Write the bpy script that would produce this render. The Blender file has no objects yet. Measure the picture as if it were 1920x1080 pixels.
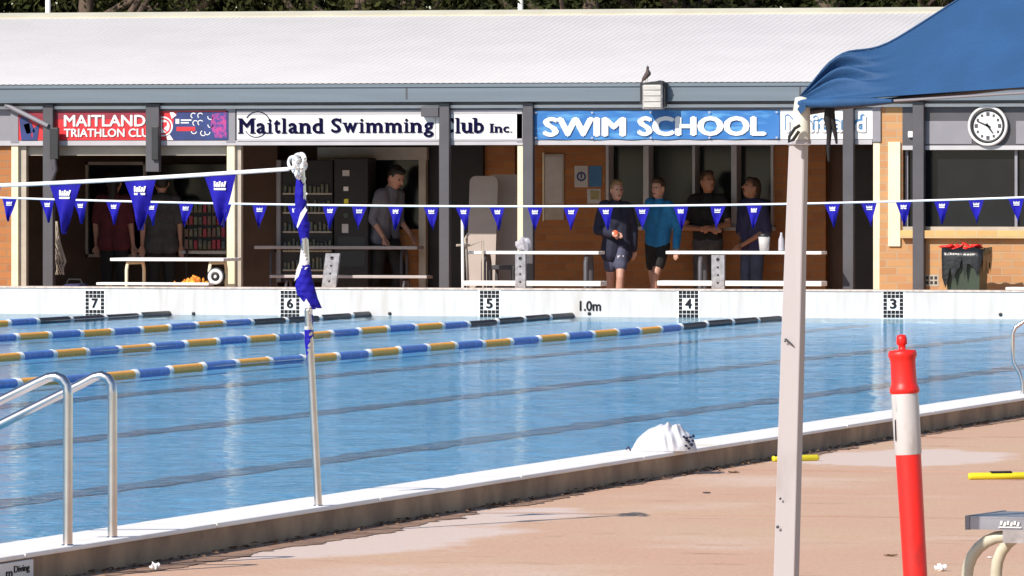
import bpy, bmesh, math, random
from mathutils import Vector, Matrix
R = math.radians
sin, cos, pi = math.sin, math.cos, math.pi
scn = bpy.context.scene
COL = scn.collection
random.seed(7)

# ------------------------------------------------------------------ camera
F = 13200.0                                   # focal length in pixels of a 1920 wide picture
TH = math.atan(3590.0 / F)
HZ = 335.0
CR = Vector((cos(TH), sin(TH), 0)); CD = Vector((-sin(TH), cos(TH), 0)); CU = Vector((0, 0, 1))
CAM = CR * 0.247 - CD * (F / 170.0) + CU * 1.52
cd = bpy.data.cameras.new('camera'); cam = bpy.data.objects.new('camera', cd); COL.objects.link(cam)
cd.sensor_width = 36; cd.lens = 36 * F / 1920; cd.shift_y = (HZ - 540) / 1920
cd.clip_start = 0.5; cd.clip_end = 3000
cam.location = CAM; cam.rotation_euler = (pi / 2, 0, TH)
scn.camera = cam

# ------------------------------------------------------------------ light
EL, AZ = R(35), R(25)                          # sun to the left behind the camera
S = Vector((-sin(AZ) * cos(EL), -cos(AZ) * cos(EL), sin(EL)))
w = bpy.data.worlds.new('World'); scn.world = w; w.use_nodes = True
nt = w.node_tree; nt.nodes.clear()
out = nt.nodes.new('ShaderNodeOutputWorld'); bg = nt.nodes.new('ShaderNodeBackground'); sky = nt.nodes.new('ShaderNodeTexSky')
sky.sky_type = 'NISHITA'; sky.sun_disc = False; sky.sun_elevation = EL; sky.sun_rotation = math.atan2(S.x, S.y)
sky.air_density = 1.0; sky.dust_density = 0.4; sky.ozone_density = 1.5
bg.inputs['Strength'].default_value = 0.12
nt.links.new(sky.outputs[0], bg.inputs[0]); nt.links.new(bg.outputs[0], out.inputs[0])
sl = bpy.data.lights.new('sun', 'SUN'); sl.energy = 4.9; sl.angle = R(0.5); sl.color = (1, 0.93, 0.84)
so = bpy.data.objects.new('sun', sl); COL.objects.link(so); so.rotation_euler = S.to_track_quat('Z', 'Y').to_euler(); so.location = (-30, -60, 40)
scn.view_settings.view_transform = 'Standard'; scn.view_settings.look = 'None'
scn.view_settings.exposure = 0.28; scn.view_settings.gamma = 1

# ------------------------------------------------------------------ helpers: where a pixel ray meets a plane of the place
def ray(px, py): return CD * F + CR * (px - 960) + CU * (HZ - py)
def atY(px, py, Y): d = ray(px, py); return CAM + d * ((Y - CAM.y) / d.y)
def atZ(px, py, Z): d = ray(px, py); return CAM + d * ((Z - CAM.z) / d.z)
def atS(px, py, s): return CAM + ray(px, py) * (1.0 / s)
def XX(px, Y): return atY(px, 0, Y).x
def ZZ(py, Y, px=960): return atY(px, py, Y).z

# ------------------------------------------------------------------ helpers: materials
def new_mat(name):
    m = bpy.data.materials.new(name); m.use_nodes = True
    n = m.node_tree; return m, n, n.nodes['Principled BSDF']
def mat(name, c, rough=0.6, metal=0.0, var=0.0, scale=6.0, c2=None, bump=0.0, bscale=40.0, stretch=(1, 1, 1), spec=0.5, detail=6.0, lo=0.4, hi=0.62):
    m, n, b = new_mat(name)
    b.inputs['Base Color'].default_value = (*c, 1); b.inputs['Roughness'].default_value = rough; b.inputs['Metallic'].default_value = metal
    b.inputs['Specular IOR Level'].default_value = spec
    tc = n.nodes.new('ShaderNodeTexCoord'); mp = n.nodes.new('ShaderNodeMapping'); mp.inputs['Scale'].default_value = stretch
    n.links.new(tc.outputs['Object'], mp.inputs[0])
    if var or c2:
        nz = n.nodes.new('ShaderNodeTexNoise'); nz.inputs['Scale'].default_value = scale; nz.inputs['Detail'].default_value = detail
        rp = n.nodes.new('ShaderNodeValToRGB'); n.links.new(mp.outputs[0], nz.inputs['Vector']); n.links.new(nz.outputs['Fac'], rp.inputs[0])
        rp.color_ramp.elements[0].position = lo; rp.color_ramp.elements[1].position = hi
        d = c2 if c2 else tuple(x * (1 - var) for x in c)
        rp.color_ramp.elements[0].color = (*d, 1); rp.color_ramp.elements[1].color = (*c, 1)
        n.links.new(rp.outputs[0], b.inputs['Base Color'])
    if bump:
        n2 = n.nodes.new('ShaderNodeTexNoise'); n2.inputs['Scale'].default_value = bscale; n2.inputs['Detail'].default_value = 5
        bp = n.nodes.new('ShaderNodeBump'); bp.inputs['Strength'].default_value = bump; bp.inputs['Distance'].default_value = 0.01
        n.links.new(mp.outputs[0], n2.inputs['Vector']); n.links.new(n2.outputs['Fac'], bp.inputs['Height']); n.links.new(bp.outputs[0], b.inputs['Normal'])
    return m

def brick_mat(name, a, b_, mortar):
    m, n, b = new_mat(name); b.inputs['Roughness'].default_value = 0.85
    tc = n.nodes.new('ShaderNodeTexCoord'); sp = n.nodes.new('ShaderNodeSeparateXYZ'); ad = n.nodes.new('ShaderNodeMath'); cb = n.nodes.new('ShaderNodeCombineXYZ')
    n.links.new(tc.outputs['Object'], sp.inputs[0]); n.links.new(sp.outputs[0], ad.inputs[0]); n.links.new(sp.outputs[1], ad.inputs[1])
    n.links.new(ad.outputs[0], cb.inputs[0]); n.links.new(sp.outputs[2], cb.inputs[1])
    br = n.nodes.new('ShaderNodeTexBrick'); br.inputs['Scale'].default_value = 1.0
    br.inputs['Brick Width'].default_value = 0.24; br.inputs['Row Height'].default_value = 0.086; br.inputs['Mortar Size'].default_value = 0.006
    br.inputs['Color1'].default_value = (*a, 1); br.inputs['Color2'].default_value = (*b_, 1); br.inputs['Mortar'].default_value = (*mortar, 1); br.inputs['Bias'].default_value = -0.1
    n.links.new(cb.outputs[0], br.inputs['Vector'])
    nz = n.nodes.new('ShaderNodeTexNoise'); nz.inputs['Scale'].default_value = 9; nz.inputs['Detail'].default_value = 6; n.links.new(tc.outputs['Object'], nz.inputs['Vector'])
    mx = n.nodes.new('ShaderNodeMix'); mx.data_type = 'RGBA'; mx.blend_type = 'MULTIPLY'; mx.inputs['Factor'].default_value = 0.5
    n.links.new(br.outputs['Color'], mx.inputs['A']); n.links.new(nz.outputs['Color'], mx.inputs['B'])
    hs = n.nodes.new('ShaderNodeMix'); hs.data_type = 'RGBA'; hs.inputs['Factor'].default_value = 0.72
    n.links.new(mx.outputs['Result'], hs.inputs['A']); n.links.new(br.outputs['Color'], hs.inputs['B']); n.links.new(hs.outputs['Result'], b.inputs['Base Color'])
    bp = n.nodes.new('ShaderNodeBump'); bp.inputs['Strength'].default_value = 0.6; bp.inputs['Distance'].default_value = 0.008; bp.invert = True
    n.links.new(br.outputs['Fac'], bp.inputs['Height']); n.links.new(bp.outputs[0], b.inputs['Normal'])
    return m

M = {}
def dm(k, *a, **kw): M[k] = mat(k, *a, **kw)
dm('white_paint', (0.80, 0.78, 0.76), 0.5, var=0.06, scale=3)
dm('cream_paint', (0.72, 0.64, 0.44), 0.5, var=0.1, scale=5)
dm('grey_post', (0.065, 0.061, 0.070), 0.55, var=0.15, scale=4)
dm('grey_paint', (0.22, 0.21, 0.235), 0.5, var=0.1, scale=3)
dm('pale_grey', (0.46, 0.45, 0.46), 0.5, var=0.1, scale=3)
dm('gutter_blue', (0.135, 0.165, 0.195), 0.4, var=0.12, scale=2, stretch=(0.3, 1, 6))
dm('soffit', (0.42, 0.40, 0.42), 0.7, var=0.1, scale=3)
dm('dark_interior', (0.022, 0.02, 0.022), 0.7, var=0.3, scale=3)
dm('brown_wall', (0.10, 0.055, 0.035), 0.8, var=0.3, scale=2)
dm('dark_glass', (0.012, 0.012, 0.014), 0.15, var=0.2, scale=3, spec=0.3)
dm('frame_beige', (0.42, 0.36, 0.29), 0.5, var=0.15, scale=5)
dm('roof_white', (0.76, 0.71, 0.675), 0.45, var=0.05, scale=1.2)
dm('ridge', (0.62, 0.58, 0.45), 0.5, var=0.1, scale=2)
dm('black', (0.012, 0.012, 0.014), 0.5, var=0.3)
dm('rubber', (0.02, 0.02, 0.02), 0.8, var=0.2)
dm('steel', (0.60, 0.56, 0.56), 0.22, metal=1.0, var=0.12, scale=10)
dm('alu', (0.30, 0.30, 0.34), 0.42, metal=0.7, var=0.15, scale=8, stretch=(1, 8, 1))
dm('leg_paint', (0.42, 0.385, 0.39), 0.42, metal=0.1, c2=(0.34, 0.30, 0.295), scale=9, stretch=(1, 1, 0.25), lo=0.3, hi=0.42, detail=9)
dm('leg_sleeve', (0.70, 0.68, 0.58), 0.5, var=0.12, scale=8)
dm('canopy_blue', (0.012, 0.068, 0.185), 0.75, var=0.16, scale=5, bump=0.25, bscale=90, detail=8)
dm('strap', (0.008, 0.008, 0.01), 0.8, var=0.2)
dm('rope_blue', (0.10, 0.22, 0.60), 0.35, var=0.35, scale=14, lo=0.3)
dm('rope_orange', (1.0, 0.43, 0.04), 0.4, var=0.12, scale=14, lo=0.3)
dm('rope_black', (0.01, 0.012, 0.022), 0.35, var=0.2, scale=14)
dm('rope_white', (0.80, 0.79, 0.76), 0.4, var=0.08, scale=14)
dm('pennant_blue', (0.014, 0.010, 0.30), 0.7, spec=0.15, var=0.3, scale=9, lo=0.3)
dm('cord_white', (0.84, 0.82, 0.80), 0.6, var=0.05)
dm('cloth_white', (0.58, 0.575, 0.61), 0.85, var=0.08, scale=6, bump=0.3, bscale=40)
dm('cloth_navy', (0.03, 0.03, 0.09), 0.85, var=0.2)
dm('bollard_red', (0.76, 0.016, 0.012), 0.42, c2=(0.48, 0.02, 0.018), scale=11, lo=0.30, hi=0.42, detail=10, bump=0.12, bscale=35, stretch=(1, 1, 0.5))
dm('reflective', (0.50, 0.47, 0.465), 0.35, c2=(0.34, 0.30, 0.29), scale=12, stretch=(1, 1, 0.35), lo=0.30, hi=0.42, detail=9)
dm('yellow', (0.78, 0.66, 0.02), 0.5, var=0.15, scale=6)
dm('tube_cream', (0.52, 0.49, 0.38), 0.4, var=0.2, scale=7)
dm('wall_white', (0.52, 0.50, 0.49), 0.6, c2=(0.46, 0.43, 0.40), scale=2.6, stretch=(4, 1, 0.5), lo=0.32, hi=0.52, detail=8, bump=0.1, bscale=6)
dm('wall_cap', (0.66, 0.54, 0.46), 0.8, var=0.3, scale=16)
dm('tile_black', (0.012, 0.012, 0.016), 0.5, spec=0.15, var=0.2)
dm('tile_white', (0.80, 0.79, 0.76), 0.3, var=0.05)
dm('sign_white', (0.70, 0.68, 0.67), 0.5, var=0.05, scale=4)
dm('sign_navy', (0.004, 0.003, 0.03), 0.85, spec=0.08, var=0.1)
dm('sign_red', (0.62, 0.012, 0.02), 0.5, var=0.15, scale=4)
dm('sign_dkred', (0.25, 0.01, 0.03), 0.5, var=0.15, scale=4)
dm('sign_blue', (0.012, 0.03, 0.15), 0.5, var=0.25, scale=8)
dm('sign_pink', (0.42, 0.03, 0.20), 0.5, c2=(0.03, 0.03, 0.2), scale=22)
dm('banner_blue', (0.015, 0.13, 0.38), 0.5, c2=(0.09, 0.30, 0.54), scale=5, stretch=(0.5, 1, 2.4), lo=0.32, hi=0.5)
dm('skin', (0.48, 0.26, 0.19), 0.55, var=0.12, scale=12)
dm('skin_tan', (0.36, 0.17, 0.10), 0.55, var=0.12, scale=12)
dm('eye', (0.03, 0.02, 0.02), 0.3, var=0.1)
dm('lip', (0.30, 0.10, 0.09), 0.5, var=0.1)
dm('hair_brown', (0.06, 0.03, 0.016), 0.7, var=0.3, scale=30)
dm('hair_dark', (0.016, 0.013, 0.012), 0.6, var=0.3, scale=30)
dm('hair_fair', (0.26, 0.16, 0.08), 0.7, var=0.35, scale=30)
dm('c_navy', (0.014, 0.016, 0.04), 0.85, var=0.3, scale=9, bump=0.3, bscale=16)
dm('c_slate', (0.07, 0.075, 0.13), 0.85, var=0.3, scale=9, bump=0.3, bscale=16)
dm('c_teal', (0.01, 0.18, 0.42), 0.8, var=0.25, scale=9, bump=0.3, bscale=16)
dm('c_black', (0.012, 0.012, 0.014), 0.85, var=0.3, scale=9, bump=0.3, bscale=16)
dm('c_grey', (0.15, 0.15, 0.185), 0.85, var=0.25, scale=9, bump=0.3, bscale=16)
dm('c_red', (0.11, 0.015, 0.025), 0.85, var=0.25, scale=9, bump=0.3, bscale=16)
dm('c_jeans', (0.05, 0.07, 0.13), 0.85, var=0.3, scale=9, bump=0.3, bscale=16)
dm('c_dkgrey', (0.06, 0.06, 0.065), 0.85, var=0.3, scale=9, bump=0.3, bscale=16)
dm('bin_green', (0.035, 0.055, 0.035), 0.5, var=0.2, scale=6)
dm('liner', (0.014, 0.014, 0.016), 0.3, var=0.3, scale=20, bump=0.5, bscale=25)
dm('table_white', (0.80, 0.77, 0.74), 0.45, var=0.06, scale=5)
dm('table_shaded', (0.40, 0.36, 0.36), 0.5, var=0.1, scale=5)  # table white greyed down, shade put into the colour
dm('table_beige', (0.34, 0.28, 0.245), 0.55, var=0.06, scale=5)
dm('plate_grey', (0.33, 0.30, 0.30), 0.55, var=0.35, scale=18)
dm('bag_grey', (0.42, 0.40, 0.44), 0.5, var=0.12, scale=10)
dm('orange', (0.75, 0.13, 0.01), 0.6, c2=(0.75, 0.36, 0.03), scale=20)
dm('badge', (0.80, 0.55, 0.45), 0.6, c2=(0.60, 0.10, 0.03), scale=22, lo=0.45, hi=0.52)
dm('bird', (0.03, 0.022, 0.022), 0.7, c2=(0.10, 0.06, 0.05), scale=20)
dm('lamp_glass', (0.52, 0.49, 0.45), 0.3, var=0.2, scale=14, stretch=(0.4, 1, 3))
dm('poster_blue', (0.04, 0.17, 0.36), 0.6, var=0.2, scale=10)
dm('poster_white', (0.50, 0.48, 0.47), 0.6, var=0.1, scale=8)
dm('paper_yellow', (0.35, 0.29, 0.12), 0.6, var=0.3, scale=16)
dm('bark', (0.13, 0.09, 0.06), 0.9, c2=(0.06, 0.04, 0.03), scale=5, stretch=(3, 3, 0.6), bump=0.5, bscale=12)
dm('stock', (0.13, 0.11, 0.05), 0.5, c2=(0.03, 0.05, 0.05), scale=18)
dm('snacks', (0.14, 0.04, 0.045), 0.5, c2=(0.07, 0.07, 0.03), scale=16)
dm('leaf_litter', (0.20, 0.11, 0.05), 0.9, c2=(0.07, 0.04, 0.025), scale=25)
dm('ground_soil', (0.15, 0.13, 0.07), 0.95, c2=(0.06, 0.08, 0.03), scale=0.3)
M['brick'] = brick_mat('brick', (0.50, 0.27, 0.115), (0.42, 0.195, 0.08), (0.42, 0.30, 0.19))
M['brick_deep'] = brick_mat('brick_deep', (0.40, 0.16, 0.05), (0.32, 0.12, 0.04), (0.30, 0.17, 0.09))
M['brick_cream'] = brick_mat('brick_cream', (0.60, 0.40, 0.16), (0.52, 0.32, 0.12), (0.50, 0.40, 0.25))

def leaf_mat(name, a, b_):
    m, n, b = new_mat(name); b.inputs['Roughness'].default_value = 0.95; b.inputs['Specular IOR Level'].default_value = 0.08
    g = n.nodes.new('ShaderNodeTexNoise'); g.inputs['Scale'].default_value = 1.1; tc = n.nodes.new('ShaderNodeTexCoord'); n.links.new(tc.outputs['Object'], g.inputs['Vector'])
    rp = n.nodes.new('ShaderNodeValToRGB'); rp.color_ramp.elements[0].position = 0.35; rp.color_ramp.elements[1].position = 0.65
    rp.color_ramp.elements[0].color = (*a, 1); rp.color_ramp.elements[1].color = (*b_, 1)
    n.links.new(g.outputs['Fac'], rp.inputs[0]); n.links.new(rp.outputs[0], b.inputs['Base Color'])
    return m
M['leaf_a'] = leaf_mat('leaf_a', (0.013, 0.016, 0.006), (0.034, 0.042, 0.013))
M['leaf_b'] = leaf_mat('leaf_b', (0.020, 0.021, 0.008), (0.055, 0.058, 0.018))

DECK_Z = -0.02
def deck_mat():
    m, n, b = new_mat('deck_concrete'); b.inputs['Roughness'].default_value = 0.8; b.inputs['Specular IOR Level'].default_value = 0.3
    tc = n.nodes.new('ShaderNodeTexCoord')
    def noise(scale, detail, st=(1, 1, 1), rough=0.6):
        mp = n.nodes.new('ShaderNodeMapping'); mp.inputs['Scale'].default_value = st; n.links.new(tc.outputs['Object'], mp.inputs[0])
        z = n.nodes.new('ShaderNodeTexNoise'); z.inputs['Scale'].default_value = scale; z.inputs['Detail'].default_value = detail; z.inputs['Roughness'].default_value = rough
        n.links.new(mp.outputs[0], z.inputs['Vector']); return z.outputs['Fac']
    def ramp(f, p0, p1):
        r = n.nodes.new('ShaderNodeMapRange'); r.inputs['From Min'].default_value = p0; r.inputs['From Max'].default_value = p1; n.links.new(f, r.inputs['Value']); return r.outputs['Result']
    def mix(f, a, c):
        x = n.nodes.new('ShaderNodeMix'); x.data_type = 'RGBA'
        n.links.new(f, x.inputs['Factor'])
        if isinstance(a, tuple): x.inputs['A'].default_value = (*a, 1)
        else: n.links.new(a, x.inputs['A'])
        x.inputs['B'].default_value = (*c, 1); return x.outputs['Result']
    c = mix(ramp(noise(0.5, 5), 0.35, 0.65), (0.575, 0.34, 0.235), (0.575, 0.38, 0.25))
    c = mix(ramp(noise(0.42, 5, (1, 0.8, 1), 0.55), 0.56, 0.68), c, (0.64, 0.46, 0.36))        # pale worn patches
    c = mix(ramp(noise(1.7, 7, (0.7, 1.5, 1), 0.62), 0.60, 0.70), c, (0.40, 0.21, 0.14))       # brown stains
    c = mix(ramp(noise(38, 4), 0.52, 0.80), c, (0.44, 0.26, 0.17)); c = mix(ramp(noise(120, 2), 0.60, 0.80), c, (0.74, 0.55, 0.42))
    for (qx, qy, rx, ry) in ((660, 1016, .55, 1.5), (1690, 858, .62, 1.2), (900, 968, .4, .9)):   # worn pale patches
        p = atZ(qx, qy, DECK_Z); vs_ = n.nodes.new('ShaderNodeVectorMath'); vs_.operation = 'SUBTRACT'; vs_.inputs[1].default_value = p; n.links.new(tc.outputs['Object'], vs_.inputs[0])
        vm = n.nodes.new('ShaderNodeVectorMath'); vm.operation = 'MULTIPLY'; vm.inputs[1].default_value = (1 / rx, 1 / ry, 0); n.links.new(vs_.outputs[0], vm.inputs[0])
        ln = n.nodes.new('ShaderNodeVectorMath'); ln.operation = 'LENGTH'; n.links.new(vm.outputs[0], ln.inputs[0])
        ad = n.nodes.new('ShaderNodeMath'); ad.operation = 'MULTIPLY_ADD'; ad.inputs[1].default_value = -1.6; n.links.new(noise(2.2, 8, (1, .5, 1), .65), ad.inputs[0]); n.links.new(ln.outputs['Value'], ad.inputs[2])
        f = ramp(ad.outputs[0], 0.30, 0.02); c = mix(f, c, (0.64, 0.50, 0.43))
    n.links.new(c, b.inputs['Base Color'])
    bp = n.nodes.new('ShaderNodeBump'); bp.inputs['Strength'].default_value = 0.4; bp.inputs['Distance'].default_value = 0.01
    n.links.new(noise(40, 6), bp.inputs['Height']); n.links.new(bp.outputs[0], b.inputs['Normal'])
    return m
M['deck'] = deck_mat()
dm('kerb_side', (0.37, 0.25, 0.16), 0.9, c2=(0.24, 0.155, 0.10), scale=3.5, bump=0.3, bscale=20)
dm('joint', (0.50, 0.31, 0.22), 0.9, c2=(0.34, 0.20, 0.13), scale=1.5)
dm('grime_shade', (0.34, 0.20, 0.13), 0.95, c2=(0.16, 0.09, 0.06), scale=4, bump=0.4, bscale=30)
dm('kerb_top', (0.84, 0.79, 0.75), 0.7, c2=(0.76, 0.67, 0.56), scale=3, lo=0.25, hi=0.42, bump=0.1, bscale=25)

def water_mat():
    m = bpy.data.materials.new('pool_water'); m.use_nodes = True; n = m.node_tree; n.nodes.clear()
    o = n.nodes.new('ShaderNodeOutputMaterial'); mx = n.nodes.new('ShaderNodeMixShader'); tr = n.nodes.new('ShaderNodeBsdfTransparent'); gl = n.nodes.new('ShaderNodeBsdfGlossy')
    tr.inputs[0].default_value = (0.82, 0.94, 0.98, 1); gl.inputs['Roughness'].default_value = 0.06; gl.inputs['Color'].default_value = (0.92, 0.95, 1, 1)
    tc = n.nodes.new('ShaderNodeTexCoord')
    def noise(scale, st, d):
        mp = n.nodes.new('ShaderNodeMapping'); mp.inputs['Scale'].default_value = st; n.links.new(tc.outputs['Object'], mp.inputs[0])
        z = n.nodes.new('ShaderNodeTexNoise'); z.inputs['Scale'].default_value = scale; z.inputs['Detail'].default_value = d
        n.links.new(mp.outputs[0], z.inputs['Vector']); return z.outputs['Fac']
    a = n.nodes.new('ShaderNodeMath'); a.operation = 'MULTIPLY_ADD'; a.inputs[1].default_value = 2.2
    n.links.new(noise(1.1, (1, 0.7, 1), 2), a.inputs[0]); n.links.new(noise(5.5, (1, 0.8, 1), 3), a.inputs[2])
    bp = n.nodes.new('ShaderNodeBump'); bp.inputs['Strength'].default_value = 1.0; bp.inputs['Distance'].default_value = 0.0065
    mr = n.nodes.new('ShaderNodeMapRange'); mr.inputs['From Min'].default_value = 0.56; mr.inputs['From Max'].default_value = 0.74; n.links.new(noise(4.2, (1, 1, 1), 1.5), mr.inputs['Value'])
    a2 = n.nodes.new('ShaderNodeMath'); a2.operation = 'MULTIPLY_ADD'; a2.inputs[1].default_value = 1.6; n.links.new(mr.outputs['Result'], a2.inputs[0]); n.links.new(a.outputs[0], a2.inputs[2])
    n.links.new(a2.outputs[0], bp.inputs['Height'])
    fr = n.nodes.new('ShaderNodeFresnel'); fr.inputs['IOR'].default_value = 1.33
    n.links.new(bp.outputs[0], fr.inputs['Normal']); n.links.new(bp.outputs[0], gl.inputs['Normal'])
    pw = n.nodes.new('ShaderNodeMath'); pw.operation = 'POWER'; pw.inputs[1].default_value = 1.0; n.links.new(fr.outputs[0], pw.inputs[0]); sc_ = n.nodes.new('ShaderNodeMath'); sc_.operation = 'MULTIPLY'; sc_.inputs[1].default_value = 0.5; n.links.new(pw.outputs[0], sc_.inputs[0]); n.links.new(sc_.outputs[0], mx.inputs[0]); n.links.new(tr.outputs[0], mx.inputs[1]); n.links.new(gl.outputs[0], mx.inputs[2]); n.links.new(mx.outputs[0], o.inputs[0])
    return m
M['water'] = water_mat()
dm('pool_floor', (0.24, 0.61, 0.86), 0.6, var=0.12, scale=1.2)
dm('pool_line', (0.14, 0.24, 0.33), 0.6, c2=(0.19, 0.35, 0.48), scale=1.5, lo=0.35, hi=0.6)

# ------------------------------------------------------------------ helpers: geometry
class MB:
    def __init__(s): s.v = []; s.f = []; s.m = []; s.sm = []; s.mi = 0
    def add(s, vs, fs, smooth=False):
        k = len(s.v); s.v += [Vector(v) for v in vs]
        for f in fs: s.f.append([k + i for i in f]); s.m.append(s.mi); s.sm.append(smooth)
        return s
    def box(s, a, b, bev=0.0):
        x0, y0, z0 = [min(a[i], b[i]) for i in range(3)]; x1, y1, z1 = [max(a[i], b[i]) for i in range(3)]
        if bev <= 0:
            return s.add([(x0, y0, z0), (x1, y0, z0), (x1, y1, z0), (x0, y1, z0), (x0, y0, z1), (x1, y0, z1), (x1, y1, z1), (x0, y1, z1)],
                         [(0, 3, 2, 1), (4, 5, 6, 7), (0, 1, 5, 4), (1, 2, 6, 5), (2, 3, 7, 6), (3, 0, 4, 7)])
        bm = bmesh.new(); bmesh.ops.create_cube(bm, size=1)
        for v in bm.verts: v.co = Vector(((x0 + x1) / 2 + v.co.x * (x1 - x0), (y0 + y1) / 2 + v.co.y * (y1 - y0), (z0 + z1) / 2 + v.co.z * (z1 - z0)))
        bmesh.ops.bevel(bm, geom=bm.edges[:], offset=min(bev, (x1 - x0) * .45, (y1 - y0) * .45, (z1 - z0) * .45), segments=2, affect='EDGES', profile=0.5)
        return s.bm(bm)
    def bm(s, bm, smooth=False):
        bm.verts.index_update(); s.add([v.co.copy() for v in bm.verts], [[v.index for v in f.verts] for f in bm.faces], smooth); bm.free(); return s
    def prism(s, pts, off):
        n = len(pts); o = Vector(off); P = [Vector(p) for p in pts]
        return s.add(P + [p + o for p in P], [list(range(n)), list(range(2 * n - 1, n - 1, -1))] + [[i, i + n, (i + 1) % n + n, (i + 1) % n] for i in range(n)])
    def tube(s, pts, r, seg=10, caps=True, smooth=True):
        P = [Vector(p) for p in pts]; n = len(P); rs = r if isinstance(r, (list, tuple)) else [r] * n
        vs = []; fs = []; prev = None
        for i in range(n):
            t = (P[min(i + 1, n - 1)] - P[max(i - 1, 0)]).normalized()
            if prev is None:
                u = t.cross(Vector((0, 0, 1)));
                if u.length < 1e-3: u = t.cross(Vector((0, 1, 0)))
                u.normalize()
            else: u = (prev - t * prev.dot(t)).normalized()
            prev = u; q = t.cross(u)
            for k in range(seg): a = 2 * pi * k / seg; vs.append(P[i] + (u * cos(a) + q * sin(a)) * rs[i])
        for i in range(n - 1):
            for k in range(seg): fs.append((i * seg + k, i * seg + (k + 1) % seg, (i + 1) * seg + (k + 1) % seg, (i + 1) * seg + k))
        s.add(vs, fs, smooth)
        if caps: s.add([vs[k] for k in range(seg)], [list(range(seg - 1, -1, -1))]); s.add([vs[(n - 1) * seg + k] for k in range(seg)], [list(range(seg))])
        return s
    def lathe(s, prof, c=(0, 0, 0), axis=(0, 0, 1), seg=24, smooth=True):
        ax = Vector(axis).normalized(); u = ax.cross(Vector((0, 1, 0)));
        if u.length < 1e-3: u = ax.cross(Vector((1, 0, 0)))
        u.normalize(); q = ax.cross(u); c = Vector(c); vs = []; fs = []; n = len(prof)
        for r, h in prof:
            for k in range(seg): a = 2 * pi * k / seg; vs.append(c + ax * h + (u * cos(a) + q * sin(a)) * max(r, 1e-4))
        for i in range(n - 1):
            for k in range(seg): fs.append((i * seg + k, i * seg + (k + 1) % seg, (i + 1) * seg + (k + 1) % seg, (i + 1) * seg + k))
        return s.add(vs, fs, smooth)
    def ell(s, c, r, rot=None, seg=16):
        bm = bmesh.new(); bmesh.ops.create_uvsphere(bm, u_segments=seg, v_segments=max(6, seg // 2), radius=1)
        mt = Matrix.Translation(Vector(c)) @ (rot or Matrix()) @ Matrix.Diagonal((*r, 1)); bm.transform(mt); return s.bm(bm, True)
    def cap(s, a, ra, b, rb, seg=12):
        a, b = Vector(a), Vector(b); t = (b - a); L = t.length
        if L < 1e-4: return s.ell(a, (ra,) * 3, None, seg)
        prof = [(ra * cos(x), -ra * sin(x)) for x in [pi / 2 * k / 4 for k in range(4, -1, -1)]] + [(rb * cos(x), L + rb * sin(x)) for x in [pi / 2 * k / 4 for k in range(0, 5)]]
        return s.lathe(prof, a, t, seg)
    def text(s, body, x0, x1, z0, z1, Y, off=0.0, thick=0.006, shear=0.0):
        """letters filling the box x0..x1, z0..z1 of the upright plane at Y, facing the pool"""
        bold = max(0.0, off - .004); off = 0.0
        cu = bpy.data.curves.new('t', 'FONT'); cu.body = body; cu.offset = off; cu.shear = shear; cu.resolution_u = 3
        o = bpy.data.objects.new('t', cu); COL.objects.link(o); dg = bpy.context.evaluated_depsgraph_get()
        me = bpy.data.meshes.new_from_object(o.evaluated_get(dg))
        V = [v.co.copy() for v in me.vertices]; Fc = [list(p.vertices) for p in me.polygons]
        bpy.data.objects.remove(o); bpy.data.curves.remove(cu); bpy.data.meshes.remove(me)
        ax, bx = min(v.x for v in V) - bold, max(v.x for v in V) + bold; ay, by = min(v.y for v in V) - bold * .7, max(v.y for v in V) + bold * .7
        g = lambda v, y: (x0 + (v.x - ax) / (bx - ax) * (x1 - x0), y, z0 + (v.y - ay) / (by - ay) * (z1 - z0))
        ed = {}
        for f in Fc:
            for i in range(len(f)):
                e = (f[i], f[(i + 1) % len(f)]); k = (min(e), max(e)); ed.setdefault(k, []).append(e)
        n = len(V); side = [(e[0][0], e[0][1], e[0][1] + n, e[0][0] + n) for e in ed.values() if len(e) == 1]
        sh = [(0, 0)] + ([(bold, 0), (-bold, 0), (0, bold * .7), (0, -bold * .7)] if bold else [])
        for i, (dx, dy) in enumerate(sh):
            W = [v + Vector((dx, dy, 0)) for v in V]; s.add([g(v, Y - thick - .0006 * i) for v in W] + [g(v, Y) for v in W], Fc + side)
        return s
    def build(s, name, mats, parent=None, org=None):
        if not isinstance(mats, (list, tuple)): mats = [mats]
        me = bpy.data.meshes.new(name); o0 = Vector(org) if org is not None else Vector((0, 0, 0))
        me.from_pydata([v - o0 for v in s.v], [], s.f)
        for k in mats: me.materials.append(M[k] if isinstance(k, str) else k)
        me.polygons.foreach_set('material_index', s.m); me.polygons.foreach_set('use_smooth', s.sm); me.update()
        o = bpy.data.objects.new(name, me); COL.objects.link(o)
        if parent: o.parent = parent
        elif org is not None: o.location = o0
        return o
    def remesh(s, voxel, smooth_iter=4):
        me = bpy.data.meshes.new('r'); me.from_pydata(s.v, [], s.f); o = bpy.data.objects.new('r', me); COL.objects.link(o)
        md = o.modifiers.new('r', 'REMESH'); md.mode = 'VOXEL'; md.voxel_size = voxel
        ms = o.modifiers.new('s', 'SMOOTH'); ms.iterations = smooth_iter; ms.factor = 0.5
        dg = bpy.context.evaluated_depsgraph_get(); m2 = bpy.data.meshes.new_from_object(o.evaluated_get(dg))
        r = MB(); r.add([v.co.copy() for v in m2.vertices], [list(p.vertices) for p in m2.polygons], True)
        bpy.data.objects.remove(o); bpy.data.meshes.remove(me); bpy.data.meshes.remove(m2); return r

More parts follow.
